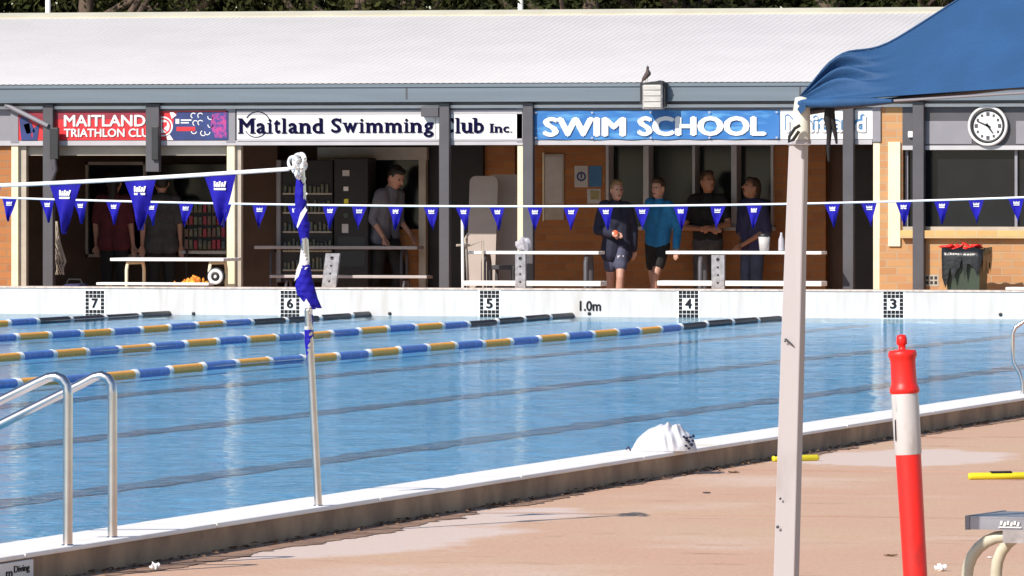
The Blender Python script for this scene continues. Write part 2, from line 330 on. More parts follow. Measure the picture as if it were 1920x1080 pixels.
def tag(o, label=None, cat=None, group=None, kind=None):
    if label: o['label'] = label
    if cat: o['category'] = cat
    if group: o['group'] = group
    if kind: o['kind'] = kind
    return o
def thing(name, label, cat, loc=(0, 0, 0), rz=0, group=None):
    o = bpy.data.objects.new(name, None); COL.objects.link(o); o.location = loc; o.rotation_euler = (0, 0, rz); o.empty_display_size = 0.1
    return tag(o, label, cat, group)
def copy_tree(o, parent=None):
    c = o.copy(); COL.objects.link(c)
    if parent: c.parent = parent
    for ch in [x for x in o.children]: copy_tree(ch, c)
    return c
def struct(name, mb, m): return tag(mb.build(name, m), kind='structure')
# a box whose front face fills a pixel rectangle on the plane Y
def pbox(mb, x0, y0, x1, y1, Y, dep, bev=0.0, px=None):
    c = px if px is not None else (x0 + x1) / 2
    return mb.box((XX(x0, Y), Y, ZZ(y1, Y, c)), (XX(x1, Y), Y + dep, ZZ(y0, Y, c)), bev)

# ================================================================== THE SETTING
DECK_N, DECK_F, FLOOR = -0.02, -0.08, -0.05
KT = 0.10                                       # kerb top above the water
XI = atZ(597, 930, KT).x; XO = atZ(597, 951, KT).x
XL, YN = -9.2, -62.0
g = MB(); g.add([(-900, -900, -0.30), (900, -900, -0.30), (900, 900, -0.30), (-900, 900, -0.30)], [(0, 1, 2, 3)]); struct('ground', g, 'ground_soil')
g = MB(); g.add([(XO + 0.004, -90, DECK_N), (60, -90, DECK_N), (60, 0.40, DECK_N), (XO + 0.004, 0.40, DECK_N)], [(0, 1, 2, 3)]); struct('pool_deck', g, 'deck')
g = MB(); g.add([(-30, 0.38, DECK_F), (60, 0.38, DECK_F), (60, 12, DECK_F), (-30, 12, DECK_F)], [(0, 1, 2, 3)]); struct('clubhouse_deck', g, 'deck')
g = MB(); g.add([(XL, YN, FLOOR), (XI, YN, FLOOR), (XI, 0.01, FLOOR), (XL, 0.01, FLOOR)], [(0, 1, 2, 3)]); struct('pool_floor', g, 'pool_floor')
g = MB()
for (px, py) in ((480, 717), (480, 787), (480, 880)):
    x = atZ(px, py, FLOOR + 0.004).x
    vs = []; n_ = 700
    for i in range(n_ + 1):
        y = YN + (-1.2 - YN) * i / n_; q = .010 * sin(y * 2.3 + py) + .012 * sin(y * 5.1 + py * .7) + .010 * sin(y * 9.7); e = .012 * sin(y * 7.3 + py)
        vs += [(x - .13 + q + e, y, FLOOR + .004), (x + .13 + q - e, y, FLOOR + .004)]
    g.add(vs, [(2 * i, 2 * i + 1, 2 * i + 3, 2 * i + 2) for i in range(n_)])
struct('pool_floor_lane_lines', g, 'pool_line')
g = MB(); g.add([(XL, YN, 0), (XI + .002, YN, 0), (XI + .002, 0.002, 0), (XL, 0.002, 0)], [(0, 1, 2, 3)]); struct('water', g, 'water')

# kerb along the near side
k = thing('pool_kerb', 'low concrete kerb with white painted top running along the near side of the pool', 'kerb', (XI, -30, 0))
g = MB(); g.box((XI, -88, -.2), (XO, 0, KT - .02)); g.build('kerb_body', 'kerb_side', k, k.location)
g = MB(); y = -88.0
random.seed(3)
while y < 0:
    L = 2.4; y1 = min(y + L, 0); g.box((XI - .012, y + .004, KT - .02), (XO + .012, y1 - .004, KT + random.uniform(-.002, .002)), 0.006); y += L
g.build('kerb_coping', 'kerb_top', k, k.location)
# dirt and leaf litter along the foot of the kerb
random.seed(5); g = MB()
for i in range(1500):
    yy = random.uniform(-52, -14); xx = XO + abs(random.gauss(0, 0.055)) + .012; a = random.uniform(0, pi); r1 = random.uniform(.008, .022); h = DECK_N + random.uniform(.003, .014)
    c, s_ = cos(a) * r1, sin(a) * r1
    g.add([(xx - c, yy - s_, h), (xx + s_ * .5, yy - c * .5, h + .006), (xx + c, yy + s_, h + .002), (xx - s_ * .5, yy + c * .5, h)], [(0, 1, 2, 3)])
tag(g.build('leaf_litter', 'leaf_litter'), 'dry brown leaf litter gathered along the foot of the pool kerb', 'litter', kind='stuff')

g = MB()
for py in (880, 965):
    y = atZ(1250, py, DECK_N).y; g.box((XO + .06, y - .004, DECK_N + .001), (40, y + .004, DECK_N + .003))
struct('deck_joints', g, 'joint')
# dirt and painted kerb shade along the foot: an irregular thin skin on the deck
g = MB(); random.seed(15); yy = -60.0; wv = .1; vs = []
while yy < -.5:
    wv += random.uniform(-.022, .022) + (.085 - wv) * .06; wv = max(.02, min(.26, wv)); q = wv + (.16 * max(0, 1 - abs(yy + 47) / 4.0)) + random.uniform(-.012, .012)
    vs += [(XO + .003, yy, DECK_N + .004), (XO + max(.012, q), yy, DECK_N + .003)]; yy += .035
n_ = len(vs) // 2; g.add(vs, [(2 * i, 2 * i + 1, 2 * i + 3, 2 * i + 2) for i in range(n_ - 1)]); struct('deck_grime_shade', g, 'grime_shade')

# white end wall with lane numbers
WT = 0.31
ew = thing('pool_end_wall', 'white painted end wall of the pool with lane numbers and depth mark', 'wall', (0, 0, 0))
g = MB(); g.box((-14, 0, -.25), (XO + 2.5, 0.36, WT - .018)); g.build('wall_face', 'wall_white', ew)
g = MB(); g.box((-14, -.012, WT - .018), (XO + 2.5, 0.38, WT), .004); g.build('wall_coping', 'wall_cap', ew)
def number_panel(px, digit):
    Y = -0.004; x = XX(px, 0); hw = 18.5 / 170 / cos(TH) ; z1 = ZZ(543, 0, px) - .004; z0 = z1 - 0.31
    b = MB(); b.box((x - hw - .02, Y, z0), (x + hw + .02, 0, z1)); pn = b.build('lane_number_panel', 'tile_white', ew)
    t = MB(); n = 5; st = 2 * hw / n
    rows = 7; rh = (z1 - z0 - .01) / rows
    for i in range(rows):
        for j in range(n):
            if 2 <= i <= 4 and 1 <= j <= 3: continue
            t.box((x - hw + j * st + .0035, Y - .004, z1 - .005 - i * rh - .0035), (x - hw + (j + 1) * st - .0035, Y, z1 - .005 - (i + 1) * rh + .0035))
    t.build('black_tiles', 'tile_black', pn)
    t = MB(); t.text(digit, x - .038, x + .038, z1 - 4.75 * rh, z1 - 2.2 * rh, Y - .002, off=0.04); t.build('lane_number', 'tile_black', pn)
for px, dg_ in ((178, '7'), (544, '6'), (918, '5'), (1291, '4'), (1675, '3')): number_panel(px, dg_)
x2 = 2 * XX(1675, 0) - XX(1291, 0)
b = MB(); b.text('1.0m', XX(1087, 0), XX(1127, 0), ZZ(583, 0, 1107), ZZ(564, 0, 1107), -.001, off=0.03); b.build('depth_mark', 'tile_black', ew)
for px in (363, 731, 1105, 1497, 1876):
    b = MB(); b.lathe([(0.0, .006), (.016, .006), (.020, .010), (.020, .02)], (XX(px, 0), -.018, ZZ(588, 0, px) + (.0 if px < 1500 else -.01)), (0, 1, 0), 14); b.build('rope_anchor', 'black', ew)

# ================================================================== CLUBHOUSE
YG, YP, YS, YB = 2.62, 2.68, 2.82, 6.0
XA, XB = -16.0, 22.0                             # building ends, both out of the picture
ch = thing('clubhouse', 'long low brick clubhouse with pale corrugated roof and blue grey gutter behind the pool', 'building', (0, YS, DECK_F))
O = ch.location
def part(name, mb, m, parent=ch): return mb.build(name, m, parent, O)
ZE = ZZ(156, YG, 760); YR = YG + 5.5; ZR = ZZ(24, YR, 900)
b = MB(); pitch = 0.076; nx = int((XB - XA) / pitch); vs = []; fs = []
K = 6
for i in range(nx * K + 1):
    x = XA + i * pitch / K; h = 0.0024 * cos(2 * pi * i / K)
    vs += [(x, YG - .03, ZE + h), (x, YR, ZR + h), (x, YR + 6.5, ZE - .1 + h)]
for i in range(nx * K): fs += [(3 * i, 3 * i + 3, 3 * i + 4, 3 * i + 1), (3 * i + 1, 3 * i + 4, 3 * i + 5, 3 * i + 2)]
b.add(vs, fs, True); rf = part('roof', b, 'roof_white')
b = MB(); b.prism([(XA, YR - .22, ZR - .018), (XA, YR, ZR + .035), (XA, YR + .22, ZR - .018), (XA, YR + .2, ZR - .05), (XA, YR, ZR + .0), (XA, YR - .2, ZR - .05)], (XB - XA, 0, 0)); part('ridge_cap', b, 'ridge', rf)
# gutter: a lip above, a face, a shaded bottom
zg0 = ZZ(191, YG, 760); b = MB()
prof = [(YG + .02, ZE - .02), (YG - .018, ZE - .005), (YG - .018, ZE - .045), (YG, ZE - .055), (YG, zg0 + .03), (YG - .01, zg0 + .022), (YG - .01, zg0), (YG + .10, zg0), (YG + .10, ZE - .02)]
b.prism([(XA, y, z) for y, z in prof], (XB - XA, 0, 0)); gt = part('gutter', b, 'gutter_blue')
b = MB()
for px in (762, 1500, -200, 2200): pbox(b, px - 1.5, 161, px + 1.5, 189, YG - .004, .004)
part('gutter_joint', b, 'grey_post', gt)
zf = ZZ(203, YS - .04, 760)
b = MB(); b.box((XA, YG + .12, zf), (XB, YS - .03, zf + .035)); part('fascia_strip', b, 'white_paint')
b = MB(); b.box((XA, YS - .02, ZZ(272, YS, 760)), (XB, YS + .03, ZZ(186, YS, 760))); part('sign_beam', b, 'grey_paint')
b = MB(); b.box((XA, YS - .05, ZZ(272, YS, 760)), (XX(1637, YS), YS - .02, ZZ(263, YS, 760))); part('beam_trim', b, 'soffit')
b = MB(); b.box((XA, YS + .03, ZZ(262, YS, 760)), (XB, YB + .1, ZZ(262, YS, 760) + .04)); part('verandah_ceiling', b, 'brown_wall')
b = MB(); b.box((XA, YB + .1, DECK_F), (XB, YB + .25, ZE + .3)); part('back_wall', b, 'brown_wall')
b = MB(); b.box((XA - .1, YS, DECK_F), (XA, YR + 6, ZE)); b.box((XB, YS, DECK_F), (XB + .1, YR + 6, ZE)); b.box((XA, YR + 5.9, DECK_F), (XB, YR + 6, ZE)); part('end_wall', b, 'brick')
# cream posts in the sign plane
for (p0, p1) in ((21, 34), (425, 440), (970, 983), (1637, 1650)):
    b = MB(); pbox(b, p0, 268, p1, 640, YS - .03, .11, .006, 760); b.box((XX(p0, YS), YS - .03, DECK_F), (XX(p1, YS), YS + .08, DECK_F + .1)); part('cream_post', b, 'cream_paint')
    b = MB(); pbox(b, p0 - 1, 196, p1 + 1, 267, YS - .055, .03, 0, 760); part('post_cap', b, 'grey_paint')
for (p0, p1) in ((441, 452), (35, 49), (1651, 1652.5)):  # brownish strips coloured as the shaded right sides of the cream posts
    b = MB(); pbox(b, p0, 272, p1, 540, YS + .02, .08, 0, 760); b.box((XX(p0, YS), YS + .02, DECK_F), (XX(p1, YS), YS + .1, DECK_F + .3)); part('post_shade_side', b, 'frame_beige')
# grey posts under the gutter
def gpost(p0, p1, y0=193, y1=640):
    b = MB(); pbox(b, p0, y0, p1, y1, YP, .10, .006, 760); return part('grey_post', b, 'grey_post')
gp_left = gpost(80, 99); gpost(823, 842); gpost(980, 999); gpost(1580, 1600); gpost(1711, 1732); gpost(-330, -311); gpost(2080, 2101)
# stub post with conduit between the first two bays
b = MB(); pbox(b, 273, 193, 298, 322, YP, .09, .006, 760); sp_ = part('hanging_post', b, 'grey_post')
b = MB(); pbox(b, 284, 236, 297, 300, YP - .05, .045, .008, 760); part('wall_box', b, 'black', sp_)
b = MB(); pbox(b, 93, 238, 109, 298, YP - .06, .055, .008, 760); part('wall_box', b, 'black', gp_left)
b = MB(); b.tube([atY(101, 298, YP - .03), atY(104, 318, YP - .03), atY(97, 336, YP - .02)], .03, 8); part('pipe', b, 'grey_post', gp_left)
b = MB(); b.tube([atY(10, 196, YP - .02), atY(90, 236, YP - .02)], .028, 8); part('brace', b, 'grey_paint', gp_left)
b = MB(); pbox(b, 789, 201, 822, 219, YP - .02, .12, .006, 760); part('junction_box', b, 'grey_post')

# ---- brick walls
b = MB(); pbox(b, 1000, 262, 1140, 640, YB - .25, .3, 0, 760); pbox(b, 1140, 425, 1447, 640, YB - .25, .3, 0, 760); pbox(b, 1447, 262, 1548, 640, YB - .25, .3, 0, 760)
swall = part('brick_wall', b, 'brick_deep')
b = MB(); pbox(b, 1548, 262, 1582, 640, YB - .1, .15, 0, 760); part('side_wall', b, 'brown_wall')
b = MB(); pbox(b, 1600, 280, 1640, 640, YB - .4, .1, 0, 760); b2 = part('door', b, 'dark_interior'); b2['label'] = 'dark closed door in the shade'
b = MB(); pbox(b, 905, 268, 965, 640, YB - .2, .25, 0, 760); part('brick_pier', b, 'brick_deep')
wd = MB(); pbox(wd, 1140, 262, 1447, 425, YB - .05, .03, 0, 760); wn = part('window', wd, 'dark_glass')
for p0, p1 in ((1136, 1141), (1206, 1216), (1298, 1303), (1371, 1381), (1445, 1450)): b = MB(); pbox(b, p0, 272, p1, 424, YB - .29, .24, 0, 760); part('window_bar', b, 'pale_grey', wn)
b = MB(); pbox(b, 1134, 424, 1452, 431, YB - .34, .3, .005, 760); part('window_sill', b, 'pale_grey', wn)
b = MB(); pbox(b, 1134, 268, 1452, 274, YB - .3, .25, 0, 760); part('window_head', b, 'pale_grey', wn)
# right wing: sunlit brick with a wide window
b = MB(); xr0 = XX(1650, YS); xr1 = XB
zs = ZZ(447, YS, 1760)
b.box((xr0, YS - .03, DECK_F), (xr1, YS + .2, zs)); pbox(b, 1650, 196, 1692, 447, YS - .03, .2, 0, 1670)
part('brick_wall', b, 'brick')
b = MB(); pbox(b, 1665, 266, 1688, 462, YS - .06, .03, .004, 1676); part('cream_panel', b, 'cream_paint')
b = MB(); pbox(b, 1688, 432, 2600, 447, YS - .12, .16, .006, 1760); part('brick_sill', b, 'brick_cream')
b = MB(); pbox(b, 1692, 280, 2600, 432, YS + .1, .03, 0, 1760); wn2 = part('window', b, 'dark_glass')
b = MB(); pbox(b, 1692, 273, 2600, 281, YS - .035, .15, 0, 1760); part('window_head', b, 'pale_grey', wn2)
for px in (1700, 1905, 2110, 2320): b = MB(); pbox(b, px - 2.5, 281, px + 2.5, 432, YS + .05, .08, 0, 1760); part('window_bar', b, 'grey_paint', wn2)
b = MB(); pbox(b, 1692, 425, 2600, 433, YS - .02, .12, 0, 1760); part('window_sill', b, 'frame_beige', wn2)
b = MB(); pbox(b, 1692, 198, 2600, 274, YS - .03, .02, 0, 1760); pn_ = part('upper_panel', b, 'grey_post')
b = MB(); pbox(b, 1731, 227, 1822, 270, YS - .038, .008, 0, 1760); part('panel_inset', b, 'grey_paint', pn_)
b = MB(); pbox(b, 1905, 227, 2010, 270, YS - .038, .008, 0, 1760); part('panel_inset', b, 'grey_paint', pn_)
b = MB(); pbox(b, 1732, 515, 1760, 537, YS - .034, .004, 0, 1746); vt = part('air_vent', b, 'frame_beige')
b = MB()
for i in range(2):
    for j in range(3): pbox(b, 1736 + j * 8, 518 + i * 9, 1741 + j * 8, 524 + i * 9, YS - .037, .004, 0, 1746)
part('vent_hole', b, 'black', vt)
b = MB(); pbox(b, 1702, 246, 1712, 258, YS - .07, .04, .01, 1706); part('wall_sensor', b, 'white_paint')
# left end brick strip and cream fillet
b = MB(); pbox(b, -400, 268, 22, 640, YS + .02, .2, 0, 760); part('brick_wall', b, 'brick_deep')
# left bay: band, canteen window with frame, shelf
b = MB(); pbox(b, 50, 271, 424, 291, YS + .09, .05, 0, 760); bd = part('lintel', b, 'frame_beige')
b = MB(); pbox(b, 164, 308, 425, 480, YB - .3, .05, 0, 760); cw = part('canteen_window', b, 'dark_glass')
b = MB(); pbox(b, 160, 303, 165, 484, YB - .34, .05, 0, 760); pbox(b, 160, 303, 272, 309, YB - .34, .05, 0, 760); pbox(b, 160, 478, 262, 484, YB - .34, .05, 0, 760); pbox(b, 268, 303, 273, 478, YB - .34, .05, 0, 760)
part('window_frame', b, 'frame_beige', cw)
b = MB(); pbox(b, 336, 471, 424, 477, YB - .6, .3, 0, 760); part('counter', b, 'pale_grey', cw)
# middle bay: door frame, brick counter
b = MB(); pbox(b, 595, 276, 800, 300, YB - .5, .1, 0, 760); pbox(b, 785, 300, 798, 640, YB - .5, .1, 0, 760); df = part('door_frame', b, 'frame_beige')
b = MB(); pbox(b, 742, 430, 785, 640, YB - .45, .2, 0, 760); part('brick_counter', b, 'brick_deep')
b = MB(); pbox(b, 692, 300, 785, 430, YB - .3, .03, 0, 760); part('window', b, 'dark_glass')
b = MB(); pbox(b, 440, 268, 520, 640, YB - .4, .1, 0, 760); part('timber_panel', b, 'brown_wall')
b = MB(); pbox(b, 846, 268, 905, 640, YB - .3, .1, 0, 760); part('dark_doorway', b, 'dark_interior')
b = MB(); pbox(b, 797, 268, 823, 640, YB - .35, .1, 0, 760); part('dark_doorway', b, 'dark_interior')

# ================================================================== SIGNS
def sign_root(name, label, p0, p1):
    return thing(name, label, 'sign', ((XX(p0, YS) + XX(p1, YS)) / 2, YS - .055, ZZ(262, YS, 760)))
def sp(mb, x0, y0, x1, y1, lift, dep=.004): return pbox(mb, x0, y0, x1, y1, YS - .055 - lift, dep, 0, 760)
def stext(mb, t, x0, y0, x1, y1, lift=.008, off=.02, shear=0): Y = YS - .055 - lift; return mb.text(t, XX(x0, Y), XX(x1, Y), ZZ(y1, Y, 760), ZZ(y0, Y, 760), Y, off, .004, shear)
def spoly(mb, pts, lift, dep=.003): Y = YS - .055 - lift; return mb.prism([(XX(x, Y), Y, ZZ(y, Y, 760)) for x, y in pts], (0, dep, 0))
def sring(mb, x, y, r0, r1, lift, n=28, a0=0, a1=2 * pi):
    Y = YS - .055 - lift; q = [a0 + (a1 - a0) * i / n for i in range(n + 1)]
    P = lambda r, a: (XX(x + r * cos(a), Y), Y, ZZ(y - r * sin(a), Y, 760))
    return mb.add([P(r0, a) for a in q] + [P(r1, a) for a in q], [(i, i + 1, n + 2 + i, n + 1 + i) for i in range(n)])
# red triathlon sign
t = sign_root('club_sign', 'red and blue triathlon club sign over the leftmost bay', 35, 428)
b = MB(); sp(b, 34, 207, 428, 262, .0, .02); b.build('sign_board', 'sign_red', t, t.location)
b = MB(); sp(b, 34, 207, 278, 222, .003); b.build('dark_band', 'sign_dkred', t, t.location)
b = MB()
for q in ([(36, 222), (52, 210), (60, 262), (40, 262)], [(62, 240), (74, 230), (70, 262), (60, 262)], [(44, 232), (58, 228), (66, 246), (50, 250)]): spoly(b, q, .006)
b.build('blue_shard', 'sign_blue', t, t.location)
b = MB(); stext(b, 'MAITLAND', 120, 214, 273, 236, .008, .03); b.build('lettering', 'sign_white', t, t.location)
b = MB(); stext(b, 'TRIATHLON CLUB', 120, 240, 292, 256, .008, .03); b.build('lettering', 'sign_white', t, t.location)
b = MB(); sring(b, 305, 236, 0.5, 19, .009); b.build('roundel', 'sign_white', t, t.location)
b = MB(); sring(b, 305, 236, 13, 16, .011); spoly(b, [(298, 228), (301, 228), (301, 246), (298, 246)], .011); spoly(b, [(304, 228), (313, 228), (313, 234), (307, 240), (314, 246), (309, 246), (304, 240)], .011); b.build('roundel_mark', 'sign_red', t, t.location)
b = MB(); spoly(b, [(326, 222), (332, 209), (428, 209), (428, 262), (326, 262), (318, 252), (324, 240)], .006); b.build('blue_panel', 'sign_blue', t, t.location)
b = MB(); sp(b, 329, 222, 336, 231, .009); sp(b, 339, 223, 359, 225.5, .009); sp(b, 339, 228, 354, 230.5, .009); spoly(b, [(318, 209), (325, 209), (331, 215), (322, 222)], .009); spoly(b, [(312, 256), (318, 251), (325, 262), (314, 262)], .009)
random.seed(4)
for i in range(9):
    cx, cy = 366 + (i % 3) * 13, 216 + (i // 3) * 15; a = random.uniform(0, pi); b.build('white_mark', 'sign_white', t, t.location); b = MB(); sring(b, cx + random.uniform(-4, 4), cy + random.uniform(-3, 4), 4, 5.6, .009, 10, a, a + 3.6)
b.build('white_mark', 'sign_white', t, t.location)
b = MB(); sp(b, 331, 237, 366, 245, .009); b.build('red_tab', 'sign_red', t, t.location)
b = MB(); spoly(b, [(398, 212), (424, 210), (425, 258), (404, 258), (394, 240)], .009); b.build('pink_splash', 'sign_pink', t, t.location)
# white swimming club sign in two boards, serif letters
t = sign_root('club_sign', 'white swimming club sign with dark navy serif lettering', 445, 978)
b = MB(); sp(b, 444, 207, 816, 262, 0, .02); sp(b, 817, 207, 979, 262, 0, .02); b.build('sign_board', 'sign_white', t, t.location)
b = MB(); sp(b, 444, 207, 979, 214, .006); sp(b, 444, 260, 979, 264, .006); b.build('edge_trim', 'soffit', t, t.location)
b = MB()
def serif(word, x0, x1, ytop, ybase, lift=.008, cap=1.0):
    """letters with slab feet, each glyph given its own share of the width"""
    wd = {'M': 1.35, 'a': .86, 'i': .5, 't': .6, 'l': .5, 'n': .98, 'd': .95, 'S': .9, 'w': 1.25, 'm': 1.45, 'g': .92, 'C': 1.05, 'u': .98, 'b': .95, 'I': .6, 'c': .82, '.': .45}
    asc = (ybase - ytop); xh = asc * .70; tot = sum(wd[c] for c in word); x = x0; u = (x1 - x0) / tot
    for c in word:
        wpx = wd[c] * u; a, e = x + wpx * .08, x + wpx * .92
        top = ybase - (asc if c in 'MSCIldb' else asc * .96 if c == 'i' else asc * .92 if c == 't' else asc * .14 if c == '.' else xh); bot = ybase + (asc * .30 if c == 'g' else 0)
        if c == '.': a, e = x + wpx * .15, x + wpx * .6
        if c in 'il': a, e = x + wpx * .28, x + wpx * .74
        if c in 'I': a, e = x + wpx * .25, x + wpx * .75
        stext(b, c, a, top, e, bot, lift, .035)
        th = max(1.6, asc * .075)
        foot = lambda p0, p1, yy: sp(b, p0, yy - th, p1, yy, lift + .004)
        w2 = e - a
        if c in 'ilI': foot(a - wpx * .2, e + wpx * .2, ybase)
        if c == 'I': foot(a - wpx * .2, e + wpx * .2, ybase - asc + th)
        if c == 'l': foot(a - wpx * .22, a + w2 * .5, ybase - asc + th)
        if c == 'i': foot(a - wpx * .22, a + w2 * .5, ybase - xh + th)
        if c == 'n': foot(a - w2 * .1, a + w2 * .42, ybase); foot(e - w2 * .40, e + w2 * .1, ybase); foot(a - w2 * .12, a + w2 * .2, ybase - xh + th)
        if c == 'm': foot(a - w2 * .06, a + w2 * .26, ybase); foot(a + w2 * .37, a + w2 * .63, ybase); foot(e - w2 * .26, e + w2 * .06, ybase); foot(a - w2 * .08, a + w2 * .15, ybase - xh + th)
        if c == 'M': foot(a - w2 * .1, a + w2 * .28, ybase); foot(e - w2 * .28, e + w2 * .1, ybase); foot(a - w2 * .1, a + w2 * .2, ybase - asc + th); foot(e - w2 * .2, e + w2 * .1, ybase - asc + th)
        if c in 'ad': foot(e - w2 * .2, e + w2 * .16, ybase)
        if c == 'd': foot(e - w2 * .42, e - w2 * .1, ybase - asc + th)
        if c == 'b': foot(a - w2 * .18, a + w2 * .2, ybase - asc + th)
        if c == 'w': foot(a - w2 * .08, a + w2 * .25, ybase - xh + th); foot(e - w2 * .22, e + w2 * .08, ybase - xh + th)
        if c == 'u': foot(a - w2 * .15, a + w2 * .2, ybase - xh + th); foot(e - w2 * .42, e - w2 * .1, ybase - xh + th); foot(e - w2 * .2, e + w2 * .15, ybase)
        if c in 'SC': sp(b, e - max(1.5, w2 * .13), top + asc * .02, e, top + asc * .34, lift + .004)
        x += wpx
for q in (('Maitland', 446, 607, 221, 250), ('Swimming', 619, 815, 221, 249), ('Club', 828, 909, 221, 250), ('Inc.', 917, 963, 232, 249)): b = MB(); serif(*q); b.build('lettering', 'sign_navy', t, t.location)
b = MB(); sring(b, 483, 233, 23, 25, .007, 30, .1, 2.6); sring(b, 480, 235, 21, 22.5, .007, 24, 3.6, 5.6); b.build('ring_mark', 'sign_navy', t, t.location)
# swim school banner
t = sign_root('banner', 'blue vinyl swim school banner with big white capitals', 1000, 1462)
Yb = YS - .06; b = MB(); N = 60; vs = []
for i in range(N + 1):
    px = 1000 + 462 * i / N
    for j in range(5):
        py = 208 + 54 * j / 4 + (.5 * sin(i * .55) * (j == 0) + .5 * sin(i * .8 + 1) * (j == 4)); p = atY(px, py, Yb); p.z = ZZ(py, Yb, 760)
        p.y = Yb - .006 - .005 * sin(i * .7 + j) * (0.4 + .6 * (j in (0, 4))); vs.append(p)
b.add(vs, [(i * 5 + j, (i + 1) * 5 + j, (i + 1) * 5 + j + 1, i * 5 + j + 1) for i in range(N) for j in range(4)], True); b.build('banner_sheet', 'banner_blue', t, t.location)
b = MB(); stext(b, 'SWIM', 1018, 220, 1174, 257, .022, .055); b.build('lettering', 'sign_white', t, t.location); b = MB(); stext(b, 'SCHOOL', 1195, 219, 1437, 256, .022, .055); b.build('lettering', 'sign_white', t, t.location)
b = MB()
for px in (1004, 1110, 1220, 1330, 1456):
    for py in (212, 259): b = MB(); sring(b, px, py, .8, 2, .035, 8); b.build('eyelet', 'pale_grey', t, t.location)
# maitland sign with white letters shadowed in blue
t = sign_root('town_sign', 'white sign with a town name in blue edged letters behind the tent leg', 1462, 1637)
b = MB(); sp(b, 1463, 208, 1636, 262, 0, .02); b.build('sign_board', 'sign_white', t, t.location)
b = MB(); stext(b, 'Maitland', 1472, 216, 1622, 247, .006, .06); b.build('letter_shadow', 'poster_blue', t, t.location)
b = MB(); stext(b, 'Maitland', 1474, 219, 1624, 250, .012, .03); b.build('lettering', 'sign_white', t, t.location)

# clock
cx, cy = 1853, 236; Y = YS - .05; s_ = 38.0 / 166; c0 = atY(cx, cy, Y)
t = thing('wall_clock', 'round white wall clock with a black inner ring on the grey panel', 'clock', c0)
b = MB(); b.lathe([(s_ * .86, .0), (s_, .0), (s_ * 1.0, -.03), (s_ * .95, -.05), (s_ * .86, -.04), (s_ * .86, 0)], c0, (0, 1, 0), 40); b.build('rim', 'sign_white', t, c0)
b = MB(); b.lathe([(s_ * .72, -.02), (s_ * .73, -.035), (s_ * .86, -.035), (s_ * .86, -.0)], c0, (0, 1, 0), 40); b.build('inner_ring', 'black', t, c0)
b = MB(); b.lathe([(0, -.022), (s_ * .74, -.022)], c0, (0, 1, 0), 40); fc = b.build('face', 'sign_white', t, c0)
b = MB()
for i in range(12):
    b = MB(); a = i * pi / 6; p = c0 + Vector((sin(a) * s_ * .58, -.026, cos(a) * s_ * .58)); q = .018 if i % 3 == 0 else .012
    b.box(p + Vector((-q, -.002, -q * 1.2)), p + Vector((q, .002, q * 1.2))); b.build('hour_mark', 'grey_post', fc, c0)
for a, L, wd_ in ((R(294), s_ * .60, .011), (R(145), s_ * .44, .014)):
    d = Vector((sin(a), 0, cos(a))); n_ = Vector((d.z, 0, -d.x)); p = c0 + Vector((0, -.03, 0)); b = MB()
    b.prism([p - d * .03 - n_ * wd_, p + d * L - n_ * wd_ * .5, p + d * L + n_ * wd_ * .5, p - d * .03 + n_ * wd_], (0, -.004, 0)); b.build('hand', 'black', t, c0)

# floodlight on the gutter, bird on it
Y = YG - .17; c0 = atY(1224, 155, YG)
t = thing('floodlight', 'boxy grey floodlight with ribbed glass mounted on the gutter', 'floodlight', c0)
b = MB(); pbox(b, 1204, 154, 1242, 205, Y, .12, .012, 1224); b.build('housing', 'plate_grey', t, c0)
b = MB()
for i in range(4): pbox(b, 1206, 159 + i * 11, 1239, 168.5 + i * 11, Y - .012, .012, .004, 1224)
b.build('ribbed_glass', 'lamp_glass', t, c0)
b = MB(); pbox(b, 1200, 154, 1204, 196, Y + .04, .1, 0, 1224); b.build('bracket', 'black', t, c0); b = MB(); pbox(b, 1242, 154, 1247, 200, Y + .04, .1, 0, 1224); b.build('bracket', 'black', t, c0); b = MB(); b.box(atY(1215, 186, Y + .12), atY(1236, 172, YG)); b.build('bracket', 'black', t, c0)
b = MB(); b.prism([atY(1203, 156, Y - .01), atY(1238, 151, Y - .01), atY(1243, 154, Y - .01), atY(1243, 158, Y - .01), atY(1204, 159, Y - .01)], (0, .14, 0)); b.build('visor', 'black', t, c0)
p0 = atY(1212, 155, Y + .06); k_ = 1 / 165.0
b = MB(); B = lambda x, y, dy=0: atY(x, y, Y + .06 + dy)
b.cap(B(1207, 148), .022, B(1215, 138), .035); b.cap(B(1215, 137), .03, B(1214, 129), .014); b.ell(B(1214.5, 127), (.017, .02, .018)); b.cap(B(1214.5, 126), .007, B(1214.8, 121), .002); b.cap(B(1207, 147), .014, B(1202, 157), .007)
body = b.remesh(.005, 3); t = thing('bird', 'small dark bird perched on the floodlight with its beak up', 'bird', p0); body.build('body', 'bird', t, p0)
b = MB(); b.cap(B(1211, 147), .005, B(1210, 155.5), .004, 6); b.cap(B(1214, 146), .005, B(1214, 155.5), .004, 6); b.build('leg', 'tube_cream', t, p0)

# ================================================================== THINGS IN THE CLUBHOUSE
def tloc(px, Y): return Vector((XX(px, Y), Y, DECK_F))
